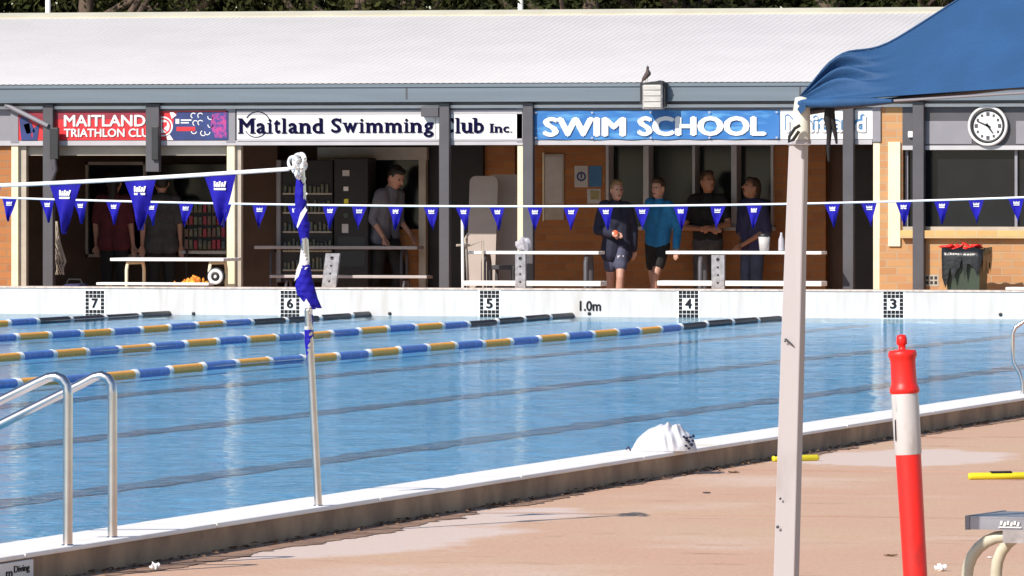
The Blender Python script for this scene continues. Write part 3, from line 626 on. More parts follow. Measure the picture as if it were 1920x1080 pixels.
# drinks fridge
Y = YB - .85; o = tloc(572, Y); t = thing('drinks_fridge', 'tall glass door drinks fridge in the dim second bay', 'fridge', o)
b = MB(); pbox(b, 518, 300, 624, 530, Y + .03, .4, .01, 760); b.box((XX(520, Y), Y + .05, DECK_F), (XX(622, Y), Y + .4, DECK_F + .1)); b.build('cabinet', 'dark_interior', t, o)
for k_, yy in enumerate((362, 398, 434, 470, 506)):
    b = MB(); pbox(b, 530, yy, 622, yy + 3, Y, .03, 0, 760); b.build('shelf', 'frame_beige', t, o)
b = MB(); random.seed(8)
for yy in (362, 398, 434, 470, 506):
    x = 532
    while x < 616:
        h = random.uniform(12, 24); b = MB(); pbox(b, x, yy - h, x + 5, yy, Y + .005, .03, .004, 760); b.build('bottle', 'stock', t, o); x += random.uniform(6.5, 9)
b = MB(); pbox(b, 518, 300, 526, 530, Y - .01, .04, .003, 760); b.build('door_frame', 'grey_paint', t, o)
Y = YB - .9; o = tloc(658, Y); t = thing('vending_machine', 'dark vending machine with lit stickers beside the drinks fridge', 'vending machine', o)
b = MB(); pbox(b, 626, 296, 690, 600, Y, .35, .012, 760); b.box((XX(628, Y), Y + .02, DECK_F), (XX(688, Y), Y + .3, DECK_F + .05)); b.build('cabinet', 'dark_interior', t, o)
for (x0, y0, x1, y1, m) in ((642, 319, 655, 330, 'poster_white'), (644, 350, 653, 358, 'sign_white'), (645, 373, 653, 382, 'yellow'), (641, 420, 653, 437, 'poster_white'), (644, 400, 652, 408, 'bin_green')):
    b = MB(); pbox(b, x0, y0, x1, y1, Y - .006, .006, .001, 760); b.build('sticker', m, t, o)
b = MB(); pbox(b, 634, 444, 684, 500, Y - .004, .004, 0, 760); b.build('delivery_flap', 'black', t, o)
# snack rack
Y = YB - .75; o = tloc(385, Y); t = thing('snack_rack', 'rack of colourful snack packets in the leftmost bay', 'rack', o)
b = MB(); pbox(b, 344, 375, 426, 470, Y + .06, .1, 0, 760)
for px in (345, 422): b.box((XX(px, Y), Y + .06, DECK_F), (XX(px + 3, Y), Y + .1, ZZ(375, Y, 385)))
b.build('frame', 'dark_interior', t, o)
random.seed(12); b = MB()
for i in range(4):
    for j in range(9):
        x = 346 + j * 8.6; y = 380 + i * 23; b.mi = random.choice((0, 1, 2)); pbox(b, x, y + random.uniform(0, 4), x + 6.5, y + 19, Y + random.uniform(0, .03), .03, .004, 760)
b.build('packets', ['snacks', 'stock', 'sign_dkred'], t, o)

# notice board and papers on the brick
Yw = YB - .25
o = atY(1036, 380, Yw); t = thing('notice_board', 'tall pale notice board on the shaded brick wall', 'notice board', o)
b = MB(); pbox(b, 1017, 289, 1057, 412, Yw - .025, .025, .004, 760); b.build('board', 'frame_beige', t, o)
b = MB(); pbox(b, 1022, 294, 1054, 380, Yw - .029, .004, 0, 760); b.build('paper', 'poster_white', t, o)
b = MB(); pbox(b, 1017, 286, 1020, 414, Yw - .04, .018, 0, 760); b.build('edge', 'cream_paint', t, o)
o = atY(1090, 350, Yw); t = thing('poster', 'white poster with a dark blue ring on the brick wall', 'poster', o)
b = MB(); pbox(b, 1077, 311, 1102, 351, Yw - .006, .006, 0, 760); b.build('sheet', 'poster_white', t, o)
b = MB(); n = 20; P = lambda r, a: atY(1090 + r * cos(a), 331 - r * sin(a), Yw - .009); b.add([P(5.5, 2 * pi * i / n) for i in range(n)] + [P(9, 2 * pi * i / n) for i in range(n)], [(i, (i + 1) % n, n + (i + 1) % n, n + i) for i in range(n)]); pbox(b, 1088.5, 326, 1091.5, 334, Yw - .009, .002, 0, 760); b.build('ring', 'sign_blue', t, o)
b = MB(); pbox(b, 1104, 311, 1128, 350, Yw - .006, .006, 0, 760); tag(b.build('poster', 'poster_blue'), 'plain blue poster beside the ringed white one', 'poster')
b = MB(); pbox(b, 1101, 354, 1126, 381, Yw - .006, .006, 0, 760); t = tag(b.build('poster', 'poster_white'), 'small yellow and white notice below the blue poster', 'poster')
b = MB(); pbox(b, 1107, 357, 1124, 374, Yw - .009, .002, 0, 760); b.build('yellow_patch', 'paper_yellow', t)

# ---- tables and benches
def table(name, label, cat, p0, p1, py, Y, depth, thick, mtop, mleg, legs, group=None, legr=.02):
    x0, x1 = XX(p0, Y), XX(p1, Y); z = ZZ(py, Y, (p0 + p1) / 2); o = Vector(((x0 + x1) / 2, Y + depth / 2, DECK_F)); t = thing(name, label, cat, o, 0, group)
    b = MB(); n = max(1, round(depth / .15)); w_ = depth / n
    for i in range(n): b.box((x0, Y + i * w_ + .004, z - thick), (x1, Y + (i + 1) * w_ - .004, z), .006)
    b.build('top', mtop, t, o)
    for fx in legs:
        x = x0 + (x1 - x0) * fx; b = MB()
        zt = z - thick
        b.tube([(x, Y + .03, DECK_F), (x, Y + .03, zt - .1), (x, Y + .07, zt - .02), (x, Y + depth - .07, zt - .02), (x, Y + depth - .03, zt - .1), (x, Y + depth - .03, DECK_F)], legr, 8)
        b.build('leg_frame', mleg, t, o)
    return t
table('picnic_table', 'white topped table on bent tube legs in front of the leftmost bay', 'table', 206, 419, 484, 1.7, .7, .035, 'table_white', 'cream_paint', (.14, .87))
table('bench', 'low white bench in front of the leftmost bay table', 'bench', 180, 391, 530, 1.15, .28, .03, 'table_white', 'cream_paint', (.08, .92))
table('picnic_table', 'long table before the fridge, shade painted into its grey top', 'table', 476, 782, 461, 5.0, .3, .04, 'table_shaded', 'grey_post', (.1, .9))
table('bench', 'bench below the long table, shade painted into its grey top', 'bench', 505, 800, 516, 4.6, .28, .035, 'table_shaded', 'grey_post', (.1, .85))
table('picnic_table', 'sunlit white table between folded tables and the two boys', 'table', 876, 1122, 471, 2.2, .3, .035, 'table_white', 'grey_post', (.12, .9), None, .03)
table('bench', 'white bench left of the boy in the dark jacket', 'bench', 865, 1126, 527, 1.5, .3, .055, 'table_white', 'grey_post', (.1, .95))
table('picnic_table', 'sunlit white table holding a cup and a bottle', 'table', 1248, 1540, 471, 2.2, .3, .035, 'table_white', 'grey_post', (.22, .85), None, .03)
table('bench', 'white bench right of the boy in the blue shirt', 'bench', 1232, 1540, 527, 1.5, .3, .055, 'table_white', 'grey_post', (.1, .85))
table('bench', 'low white bench beside the bin at the right brick wall', 'bench', 1885, 2090, 539, 1.0, .3, .03, 'table_white', 'grey_post', (.1, .9))
# tube rack with two folded tables leaning
Y = 2.05; o = tloc(900, Y); t = thing('table_rack', 'white tube rack standing before the folded tables', 'rack', o)
b = MB(); b.tube([atY(868, 545, Y), atY(867, 410, Y), atY(862, 396, Y)], .018, 8); b.tube([atY(868, 545, Y), Vector((XX(868, Y), Y, DECK_F))], .018, 8); b.build('upright', 'white_paint', t, o)
b = MB(); b.tube([Vector((XX(876, Y), Y + .1, DECK_F)), atY(875, 470, Y + .1), atY(872, 448, Y + .1), atY(880, 436, Y + .1)], .016, 8); b.build('upright', 'frame_beige', t, o)
b = MB(); b.tube([atY(856, 460, Y), atY(880, 460, Y + .1), atY(905, 452, Y + .12), atY(906, 540, Y + .12), Vector((XX(906, Y), Y + .12, DECK_F))], .014, 8); b.build('cross_bar', 'frame_beige', t, o)
def folded(label, p0, p1, y0, y1, Y, m):
    o = tloc((p0 + p1) / 2, Y); t = thing('folding_table', label, 'table', o, 0, 'folded tables leaning in the third bay'); pts = []
    x0, x1, z0, z1 = XX(p0, Y), XX(p1, Y), DECK_F + .02, ZZ(y0, Y, 900); r = .07
    for cx_, cz, a0 in ((x1 - r, z1 - r, 0), (x0 + r, z1 - r, pi / 2), (x0 + r, z0 + r, pi), (x1 - r, z0 + r, 1.5 * pi)):
        for k in range(6): a = a0 + k * pi / 10; pts.append((cx_ + r * cos(a), Y + .12 * (cz + r * sin(a)), cz + r * sin(a)))
    b = MB(); b.prism(pts, (0, .035, 0)); b.build('top', m, t, o)
    b = MB(); b.tube([Vector((x0 + .06, Y + .06 + .05, z0 + .5)), Vector((x0 + .06, Y + .06 + .07, DECK_F))], .014, 8); b.tube([Vector((x1 - .06, Y + .06 + .05, z0 + .5)), Vector((x1 - .06, Y + .06 + .07, DECK_F))], .014, 8); b.build('leg', 'grey_post', t, o)
folded('beige folding table leaning upright, nearest of the pair', 873, 926, 330, 450, 4.0, 'table_beige')
folded('beige folding table leaning upright behind the nearer one', 908, 968, 327, 380, 4.35, 'table_beige')
# grey chair seen dimly in third bay
Y = 3.7; o = tloc(945, Y); t = thing('stool', 'dark plastic stool in the shade under the third bay table', 'stool', o)
b = MB(); pbox(b, 915, 497, 965, 505, Y, .3, .01, 760); b.build('seat', 'c_dkgrey', t, o)
for px in (917, 958):
    for dy in (0, .26): b = MB(); b.box((XX(px, Y), Y + dy, DECK_F), (XX(px + 5, Y), Y + dy + .035, ZZ(505, Y, 940))); b.build('leg', 'c_dkgrey', t, o)

# perforated plates on the end wall
for (x0, x1, y0, lean, lab) in ((603, 629, 475, 8, 'leaning grey perforated plate on the pool wall right of lane six'), (966, 985, 476, 0, 'narrow grey perforated plate on the pool wall near lane five'), (1334, 1358, 478, 0, 'grey perforated plate on the pool wall near lane four')):
    Y = .12; zb = WT; zt = ZZ(y0, Y, x0); X0, X1 = XX(x0, Y), XX(x1, Y); dx = lean / 170.0; o = Vector(((X0 + X1) / 2, Y, zb))
    t = thing('starting_plate', lab, 'plate', o, 0, 'perforated plates standing on the pool end wall')
    b = MB(); b.prism([(X0, Y, zb), (X1, Y, zb), (X1 + dx, Y, zt), (X0 + dx, Y, zt)], (0, .05, 0)); b.build('plate', 'plate_grey', t, o)
    for k in range(4):
        b = MB(); f = (k + .6) / 4.4; c = Vector(((X0 + X1) / 2 + dx * (1 - f * 1.0), Y - .001, zt - (zt - zb) * f)); r_ = .02 if k == 0 else .012; b.lathe([(0, 0), (r_, 0), (r_, -.002)], c, (0, 1, 0), 10); b.build('hole', 'black', t, o)

# cup, bottle, bag
def on_table(px, Y, py): return Vector((XX(px, Y), Y, ZZ(py, Y, px)))
o = on_table(1433, 2.3, 471); b = MB(); b.lathe([(0, 0), (.052, 0), (.068, .17), (.062, .17), (.05, .01)], o, (0, 0, 1), 18); b.mi = 1; b.lathe([(.072, .165), (.074, .19), (.06, .2), (0, .2)], o, (0, 0, 1), 18)
tag(b.build('paper_cup', ['poster_white', 'black'], None, o), 'tall pale paper cup with dark lid on the sunlit table', 'cup')
o = on_table(1465, 2.3, 471); b = MB(); b.lathe([(0, 0), (.033, 0), (.035, .02), (.033, .13), (.014, .18), (.013, .21), (0, .21)], o, (0, 0, 1), 16)
tag(b.build('water_bottle', 'bag_grey', None, o), 'slim clear water bottle standing near the table end', 'bottle')
o = on_table(981, 2.3, 472); b = MB(); random.seed(9)
bmx = bmesh.new(); bmesh.ops.create_icosphere(bmx, subdivisions=4, radius=1)
for v in bmx.verts:
    n_ = 1 + .12 * sin(7 * v.co.x + 3 * v.co.z) + .1 * sin(9 * v.co.y + 5 * v.co.z + 1); v.co = Vector((v.co.x * .085 * n_, v.co.y * .08 * n_, max(v.co.z, -.75) * .085 * n_ * (1 + .3 * v.co.x) + .075)) + o
b.bm(bmx, True); tag(b.build('plastic_bag', 'bag_grey', None, o), 'crumpled grey plastic bag on the white table by the cream post', 'bag')

# orange basket, hose reel, sports bags, hanging net
o = Vector((XX(357, 1.75), 1.8, DECK_F)); t = thing('float_heap', 'heap of orange and yellow pool toys under the white table', 'pool toys', Vector((XX(357, 1.3), 1.3, DECK_F))); o = t.location
b = MB(); random.seed(2)
for i in range(60): a = random.uniform(0, 2 * pi); rr = random.uniform(0, .23); z = .36 + random.uniform(0, .13) * (1 - rr / .3); b.ell(o + Vector((rr * cos(a), .15 + rr * sin(a) * .5, z)), (random.uniform(.02, .05), .03, random.uniform(.015, .03)), Matrix.Rotation(random.uniform(0, 3), 4, 'Y'), 8)
b.build('toys', 'orange', t, o)
b = MB(); b.lathe([(0, .0), (.19, 0), (.24, .34), (.22, .34), (.18, .02), (0, .02)], o + Vector((0, .15, 0)), (0, 0, 1), 24); b.build('tub', 'sign_dkred', t, o)
Y = 1.35; o = tloc(404, Y); zc = ZZ(519, Y, 404); t = thing('hose_reel', 'black and white hose reel beside the white table leg', 'hose reel', o)
c = Vector((o.x, Y, zc))
b = MB(); b.lathe([(.05, 0), (.06, -.015), (.085, -.015), (.09, 0), (.085, .06), (.05, .06)], c, (0, 1, 0), 28); b.build('hose', 'sign_white', t, o)
b = MB(); b.lathe([(0, .0), (.05, 0), (.05, .07), (0, .07)], c, (0, 1, 0), 20); b.lathe([(.09, .01), (.105, .01), (.105, .05), (.09, .05)], c, (0, 1, 0), 28); b.box((o.x - .02, Y + .01, DECK_F), (o.x + .02, Y + .05, zc)); b.box((o.x - .15, Y - .03, DECK_F), (o.x + .15, Y + .1, DECK_F + .03)); b.build('drum', 'black', t, o)
b = MB(); b.lathe([(0, -.01), (.018, -.01), (.018, 0)], c, (0, 1, 0), 14); b.build('hub', 'sign_white', t, o)
def lump(name, label, cat, px, Y, dims, m, seed):
    o = tloc(px, Y); rnd = random.Random(seed); ph = [rnd.uniform(0, 6) for _ in range(6)]; bmx = bmesh.new(); bmesh.ops.create_icosphere(bmx, subdivisions=4, radius=1)
    for v in bmx.verts:
        n_ = 1 + .10 * sin(5 * v.co.x + ph[0]) * sin(4 * v.co.z + ph[1]) + .06 * sin(11 * v.co.y + ph[2] + 6 * v.co.x)
        q = Vector((abs(v.co.x) ** .7 * (1 if v.co.x > 0 else -1), v.co.y, abs(v.co.z) ** .8 * (1 if v.co.z > 0 else -1))) * n_
        v.co = Vector((q.x * dims[0], q.y * dims[1], (max(q.z, -.8) + .8) * dims[2])) + o
    b = MB(); b.bm(bmx, True); b2 = MB()
    t = thing(name, label, cat, o); b.build('body', m, t, o)
    b2.tube([o + Vector((-dims[0] * .5, 0, dims[2] * 1.45)), o + Vector((-dims[0] * .25, 0, dims[2] * 2.1)), o + Vector((dims[0] * .25, 0, dims[2] * 2.1)), o + Vector((dims[0] * .5, 0, dims[2] * 1.45))], .012, 6); b2.build('handle', 'strap', t, o)
lump('sports_bag', 'dark blue sports bag on the deck behind the leftmost grey post', 'bag', 140, 3.4, (.28, .18, .2), 'cloth_navy', 1)
lump('sports_bag', 'dark red sports bag beside the dark blue one', 'bag', 182, 3.1, (.22, .16, .14), 'sign_dkred', 2)
Y = 3.0; o = atY(112, 400, Y); b = MB(); random.seed(6)
for i in range(16):
    a = i * .7; b.tube([atY(104 + 3 * sin(a), 415, Y), atY(107 + 6 * sin(a * 1.3), 455, Y + .05 * cos(a)), atY(114 + 10 * sin(a), 490, Y + .07 * sin(a)), atY(112 + 8 * cos(a), 515, Y)], .006, 5)
tag(b.build('net_bag', 'frame_beige', None, o), 'pale net bag hanging against the leftmost grey post', 'net bag')

# wheelie bin
Y = 1.75; o = tloc(1800, Y); t = thing('wheelie_bin', 'dark green wheelie bin with black liner and red rubbish before the brick wall', 'bin', o)
zt = ZZ(468, Y, 1800); x0, x1 = XX(1772, Y), XX(1838, Y); xb0, xb1 = XX(1777, Y), XX(1833, Y); b = MB()
b.add([(xb0, Y + .04, DECK_F + .05), (xb1, Y + .04, DECK_F + .05), (xb1, Y + .42, DECK_F + .05), (xb0, Y + .42, DECK_F + .05), (x0, Y, zt), (x1, Y, zt), (x1, Y + .48, zt), (x0, Y + .48, zt)], [(0, 3, 2, 1), (0, 1, 5, 4), (1, 2, 6, 5), (2, 3, 7, 6), (3, 0, 4, 7), (4, 5, 6, 7)])
b.box((x0 - .015, Y - .015, zt - .05), (x1 + .015, Y + .5, zt - .01), .008); b.build('body', 'bin_green', t, o)
for sx in (xb0 + .05, xb1 - .05): b = MB(); b.lathe([(0, -.025), (.1, -.025), (.1, .025), (0, .025)], (sx, Y + .4, DECK_F + .1), (1, 0, 0), 20); b.build('wheel', 'rubber', t, o)
b = MB(); n = 48; vs = []
for i in range(n):
    a = 2 * pi * i / n; sq = max(abs(cos(a)), abs(sin(a))); hx, hy = cos(a) / sq * ((x1 - x0) / 2 + .03), sin(a) / sq * .28; c_ = Vector(((x0 + x1) / 2, Y + .24, 0))
    dp = .20 + .09 * sin(i * 1.9) + .05 * sin(i * 3.1) + (.12 if cos(a) < -.3 else 0); fl = 1.02 + .02 * sin(i * 2.7)
    vs += [c_ + Vector((hx * .9, hy * .9, zt + .0)), c_ + Vector((hx, hy, zt + .015 + .01 * sin(i * 1.3))), c_ + Vector((hx * fl, hy * fl, zt - .08)), c_ + Vector((hx * (fl + .02 * sin(i)), hy * (fl + .02 * sin(i)), zt - dp))]
b.add(vs, [(i * 4 + j, ((i + 1) % n) * 4 + j, ((i + 1) % n) * 4 + j + 1, i * 4 + j + 1) for i in range(n) for j in range(3)], True); b.build('liner', 'liner', t, o)
b = MB(); random.seed(21)
for i in range(16): b.ell(((x0 + x1) / 2 - .05 + random.uniform(-.15, .15), Y + random.uniform(.0, .4), zt + random.uniform(.0, .045)), (random.uniform(.03, .09), .05, random.uniform(.012, .022)), Matrix.Rotation(random.uniform(-.5, .5), 4, 'Y'), 8)
b.build('rubbish', 'bollard_red', t, o)

# ================================================================== PEOPLE
def person(label, px, Y, H, face, over=None, shirt='c_navy', sleeve=1.0, legs='c_black', leglen=1.0, hair='hair_brown', hairlen=0.0, skin='skin', hem=0.0, loose=0.0, shoes=None, head_tilt=(0, 0), extra=None, group=None):
    k = H / 1.7
    J = dict(pelvis=(0, 0, .90), chest=(0, 0, 1.22), neck=(0, .012, 1.44), head=(0, -.015, 1.575), sl=(.17, .01, 1.37), sr=(-.17, .01, 1.37), el=(.225, .03, 1.08), er=(-.225, .03, 1.08),
             wl=(.235, -.03, .83), wr=(-.235, -.03, .83), hl=(.085, 0, .88), hr=(-.085, 0, .88), kl=(.095, -.02, .47), kr=(-.095, -.02, .47), al=(.10, .02, .07), ar=(-.10, .02, .07))
    if over: J.update(over)
    J = {a: Vector(b) * k for a, b in J.items()}
    o = Vector((XX(px, Y), Y, DECK_F)); t = thing('person', label, 'person', o, face, group)
    b = MB(); c = lambda a, ra, b_, rb: b.cap(a, ra * k, b_, rb * k)
    P, Cst, N, Hd = J['pelvis'], J['chest'], J['neck'], J['head']
    side = (J['sl'] - J['sr']).normalized()
    def torso(m, g):
        for s_ in (1, -1):
            m.cap(P + side * s_ * .065 * k, (.095 + g) * k, Cst + side * s_ * .085 * k, (.098 + g) * k); m.cap(Cst + side * s_ * .085 * k, (.098 + g) * k, (J['sl'] if s_ > 0 else J['sr']) - side * s_ * .03 * k, (.062 + g) * k)
        m.cap(Cst, (.11 + g) * k, N - Vector((0, 0, .06 * k)), (.075 + g) * k)
    torso(b, 0); c(N, .052, Hd - Vector((0, 0, .06 * k)), .05)
    hr_ = Matrix.Rotation(head_tilt[1], 4, 'Z') @ Matrix.Rotation(head_tilt[0], 4, 'X')
    hp = lambda x, y, z: Hd + (hr_ @ Vector((x, y, z))) * (1.12 * H / 1.7)
    Hd = Hd + Vector((0, 0, .008)); k0 = k; k = k * 1.12; b.ell(Hd, (.073 * k, .092 * k, .112 * k), hr_); b.ell(hp(0, -.03, -.06), (.05 * k, .055 * k, .055 * k), hr_)
    b.cap(hp(0, -.088, .015), .009 * k, hp(0, -.108, -.018), .014 * k, 8); b.ell(hp(.074, .008, -.005), (.012 * k, .02 * k, .03 * k), hr_, 8); b.ell(hp(-.074, .008, -.005), (.012 * k, .02 * k, .03 * k), hr_, 8); k = k0
    for q in 'lr':
        sg = 1 if q == 'l' else -1
        c(J['s' + q], .052, J['e' + q], .040); c(J['e' + q], .040, J['w' + q], .027)
        d = (J['w' + q] - J['e' + q]).normalized(); sd = d.cross(Vector((0, 1, 0)));
        if sd.length < .3: sd = d.cross(Vector((1, 0, 0)))
        sd.normalize(); nn = sd.cross(d); w_ = J['w' + q]
        for f in range(4):
            off = sd * (f - 1.5) * .019 * k; a0 = w_ + d * .03 * k + off * .7; a1 = w_ + d * .085 * k + off; L = (.065, .078, .072, .055)[f] * k
            b.cap(a0, .014 * k, a1, .012 * k, 8); m1 = a1 + d * L * .55 + nn * .008 * k; b.cap(a1, .0095 * k, m1, .009 * k, 8); b.cap(m1, .009 * k, a1 + d * L * .95 + nn * .025 * k, .0075 * k, 8)
        b.cap(w_ + d * .03 * k, .014 * k, w_ + d * .06 * k + sd * .045 * k * sg + nn * .01 * k, .011 * k, 8); b.cap(w_ + d * .06 * k + sd * .045 * k * sg + nn * .01 * k, .011 * k, w_ + d * .095 * k + sd * .05 * k * sg + nn * .02 * k, .009 * k, 8)
        c(J['h' + q], .085, J['k' + q], .056); c(J['k' + q], .054, J['k' + q].lerp(J['a' + q], .35), .056); c(J['k' + q].lerp(J['a' + q], .35), .056, J['a' + q], .034)
        c(J['a' + q] + Vector((0, .03 * k, -.025 * k)), .034, J['a' + q] + Vector((sg * .02 * k, -.15 * k, -.04 * k)), .026)
    b.remesh(.0075 * k).build('body', skin, t)
    # clothing
    b = MB(); torso(b, .016 + loose * .5)
    if hem:
        for s_ in (1, -1): b.cap(P + side * s_ * .07 * k, (.112 + loose) * k, P + side * s_ * .085 * k - Vector((0, 0, hem * k)), (.112 + loose) * k)
    for q in 'lr':
        g_ = .014 + loose * .5; S_, E_, W_ = J['s' + q], J['e' + q], J['w' + q]; e = S_.lerp(E_, min(1, sleeve * 2)); b.cap(S_, (.055 + g_) * k, e, (.045 + g_) * k)
        if sleeve > .5: b.cap(E_, (.043 + g_) * k, E_.lerp(W_, (sleeve - .5) * 2), (.032 + g_) * k)
    b.remesh(.011 * k, 3).build('shirt', shirt, t)
    b = MB()
    for s_ in (1, -1): b.cap(P + side * s_ * .06 * k, .108 * k, P + side * s_ * .065 * k - Vector((0, 0, .06 * k)), .11 * k)
    for q in 'lr':
        Hh, Kk, Aa = J['h' + q], J['k' + q], J['a' + q]; b.cap(Hh, .10 * k, Hh.lerp(Kk, min(1, leglen * 2)), (.078 if leglen > .5 else .092) * k)
        if leglen > .5: b.cap(Kk, .076 * k, Kk.lerp(Aa, (leglen - .5) * 2), .056 * k)
    b.remesh(.011 * k, 3).build('shorts' if leglen < .6 else 'trousers', legs, t)
    k = k0 * 1.12; b = MB(); b.ell(hp(0, .018, .022), (.079 * k, .088 * k, .106 * k), hr_)
    b.ell(hp(0, -.035, .085), (.06 * k, .05 * k, .035 * k), hr_)
    if hairlen: b.cap(hp(0, .06, .0), .06 * k, hp(0, .075, -.10 - hairlen), .045 * k)
    b.remesh(.008 * k, 2).build('hair', hair, t)
    b = MB(); b.ell(hp(.031, -.082, .012), (.012 * k, .008 * k, .008 * k), hr_, 8); b.ell(hp(-.031, -.082, .012), (.012 * k, .008 * k, .008 * k), hr_, 8); b.build('eyes', 'eye', t)
    b = MB(); b.ell(hp(0, -.086, -.055), (.022 * k, .008 * k, .007 * k), hr_, 8); b.build('mouth', 'lip', t); k = k0
    if shoes:
        b = MB()
        for q in 'lr': sg = 1 if q == 'l' else -1; b.cap(J['a' + q] + Vector((0, .035 * k, -.022 * k)), .045 * k, J['a' + q] + Vector((sg * .02 * k, -.16 * k, -.035 * k)), .035 * k)
        b.remesh(.01 * k, 2).build('shoes', shoes, t)
    if extra: extra(t, J, k)
    return t
def badge(t, J, k):
    c = J['wr'] + Vector((.03, -.10, .0)) * k; b = MB(); b.lathe([(0, -.01), (.034, -.01), (.042, 0), (.034, .01), (0, .01)], c, (0.2, 1, 0), 20); b.build('held_ring', 'badge', t)
    b = MB(); c = Vector((.06, -.125, .74)) * k; b.box(c + Vector((-.04, -.012, -.025)), c + Vector((.04, .002, .025)), .003); b.build('name_card', 'sign_white', t)
person('boy in a dark navy jacket with fair hair walking towards the pool', 1155, 4.0, 1.58, R(16), dict(pelvis=(.01, .02, .90), chest=(-.01, 0, 1.21), sl=(.16, .03, 1.35), sr=(-.17, -.02, 1.37), head=(.01, -.04, 1.57), wr=(-.05, -.20, 1.04), er=(-.25, -.02, 1.09), hl=(.075, 0, .88), kl=(.055, -.14, .49), al=(.03, -.10, .08), kr=(-.075, .06, .47), ar=(-.085, .24, .13), wl=(.24, .10, .86), el=(.24, .08, 1.08)),
       shirt='c_navy', sleeve=1.0, legs='c_slate', leglen=.30, hair='hair_fair', hem=.10, loose=.03, head_tilt=(.08, .35), extra=badge).scale = (.90, .92, 1)
person('boy in a bright blue long sleeved shirt and black shorts', 1236, 4.6, 1.60, R(-14), dict(pelvis=(-.03, 0, .90), chest=(.0, .01, 1.22), sl=(.17, -.02, 1.35), sr=(-.16, .03, 1.39), head=(.0, -.03, 1.575), wr=(-.15, .16, .90), er=(-.24, .12, 1.10), wl=(.31, -.10, .85), el=(.28, .0, 1.08), hl=(.06, 0, .88), hr=(-.11, 0, .89), kl=(.03, -.17, .50), al=(-.02, -.14, .08), kr=(-.12, .05, .47), ar=(-.11, .22, .12)),
       shirt='c_teal', sleeve=.97, legs='c_black', leglen=.30, hair='hair_brown', loose=.012, head_tilt=(.08, -.15)).scale = (.92, .92, 1)
person('person in a black short sleeved top leaning at the shaded window sill', 1327, 5.45, 1.68, R(10), dict(wr=(.04, -.24, 1.02), er=(-.27, -.05, 1.04), wl=(.05, -.22, 1.04), el=(.25, -.04, 1.08)),
       shirt='c_black', sleeve=.33, legs='c_dkgrey', leglen=1.0, hair='hair_brown', skin='skin_tan', shoes='black', head_tilt=(-.15, .6))
person('woman in a navy top and blue jeans standing by the window', 1411, 5.35, 1.60, R(-35), dict(wr=(.0, -.22, .86), wl=(.06, -.22, .88), er=(-.24, .02, 1.05), el=(.24, .02, 1.06)),
       shirt='cloth_navy', sleeve=.55, legs='c_jeans', leglen=1.0, hair='hair_brown', hairlen=.05, skin='skin_tan', shoes='black', hem=.06, loose=.02, head_tilt=(-.25, -.3))
person('man in a grey shirt and dark trousers walking with head bowed past the fridge', 722, 5.35, 1.80, R(62), dict(head=(0, -.17, 1.52), neck=(0, -.09, 1.42), chest=(0, -.03, 1.20), sl=(.15, -.07, 1.33), sr=(-.15, -.07, 1.33), wl=(.19, -.20, .90), el=(.2, -.02, 1.06), wr=(-.19, -.16, .86), er=(-.2, -.0, 1.06), kl=(.09, -.14, .48), al=(.1, -.02, .07), kr=(-.09, .04, .47), ar=(-.1, .2, .1)),
       shirt='c_grey', sleeve=.62, legs='c_black', leglen=1.0, hair='hair_dark', shoes='black', hem=.05, loose=.004, head_tilt=(.5, 0))
person('person in a dark red shirt and black trousers at the canteen window', 214, 5.3, 1.66, pi, None, shirt='c_red', sleeve=.4, legs='c_black', leglen=1.0, hair='hair_dark', hairlen=.08, shoes='black', loose=.02, hem=.05)
person('person in a dark grey shirt at the canteen window beside the red one', 303, 5.3, 1.66, pi + .3, None, shirt='c_dkgrey', sleeve=.4, legs='c_black', leglen=1.0, hair='hair_dark', shoes='black', loose=.02, hem=.08)

# ================================================================== POOL ROPES, FLAGS, RAILS
def float_mesh(name, L, m):
    b = MB(); b.mi = 0; n = max(6, int(L / .045)); prof = [(.006, -.0)]
    for i in range(n):
        a = .05 + (L - .1) * i / n; e = .05 + (L - .1) * (i + 1) / n; prof += [(.030, a), (.035, a + .006), (.035, e - .008), (.030, e - .002)]
    b.lathe(prof + [(.006, L - .05)], (0, 0, 0), (0, -1, 0), 12)
    b.mi = 1; b.lathe([(.006, 0), (.034, .002), (.041, .025), (.034, .056), (.006, .058)], (0, 0, 0), (0, -1, 0), 12); b.lathe([(.006, L - .06), (.034, L - .055), (.039, L - .02), (.006, L)], (0, 0, 0), (0, -1, 0), 12)
    o = b.build(name, [m, 'rope_white']); me = o.data; bpy.data.objects.remove(o); return me
FL = {'k': float_mesh('float', 1.14, 'rope_black'), 'b': float_mesh('float', .92, 'rope_blue'), 'o': float_mesh('float', .92, 'rope_orange')}
LNS = ('lane rope ending between lane numbers seven and six', 'lane rope ending between lane numbers six and five', 'lane rope ending between lane numbers five and four', 'nearest lane rope, ending between lane numbers four and three')
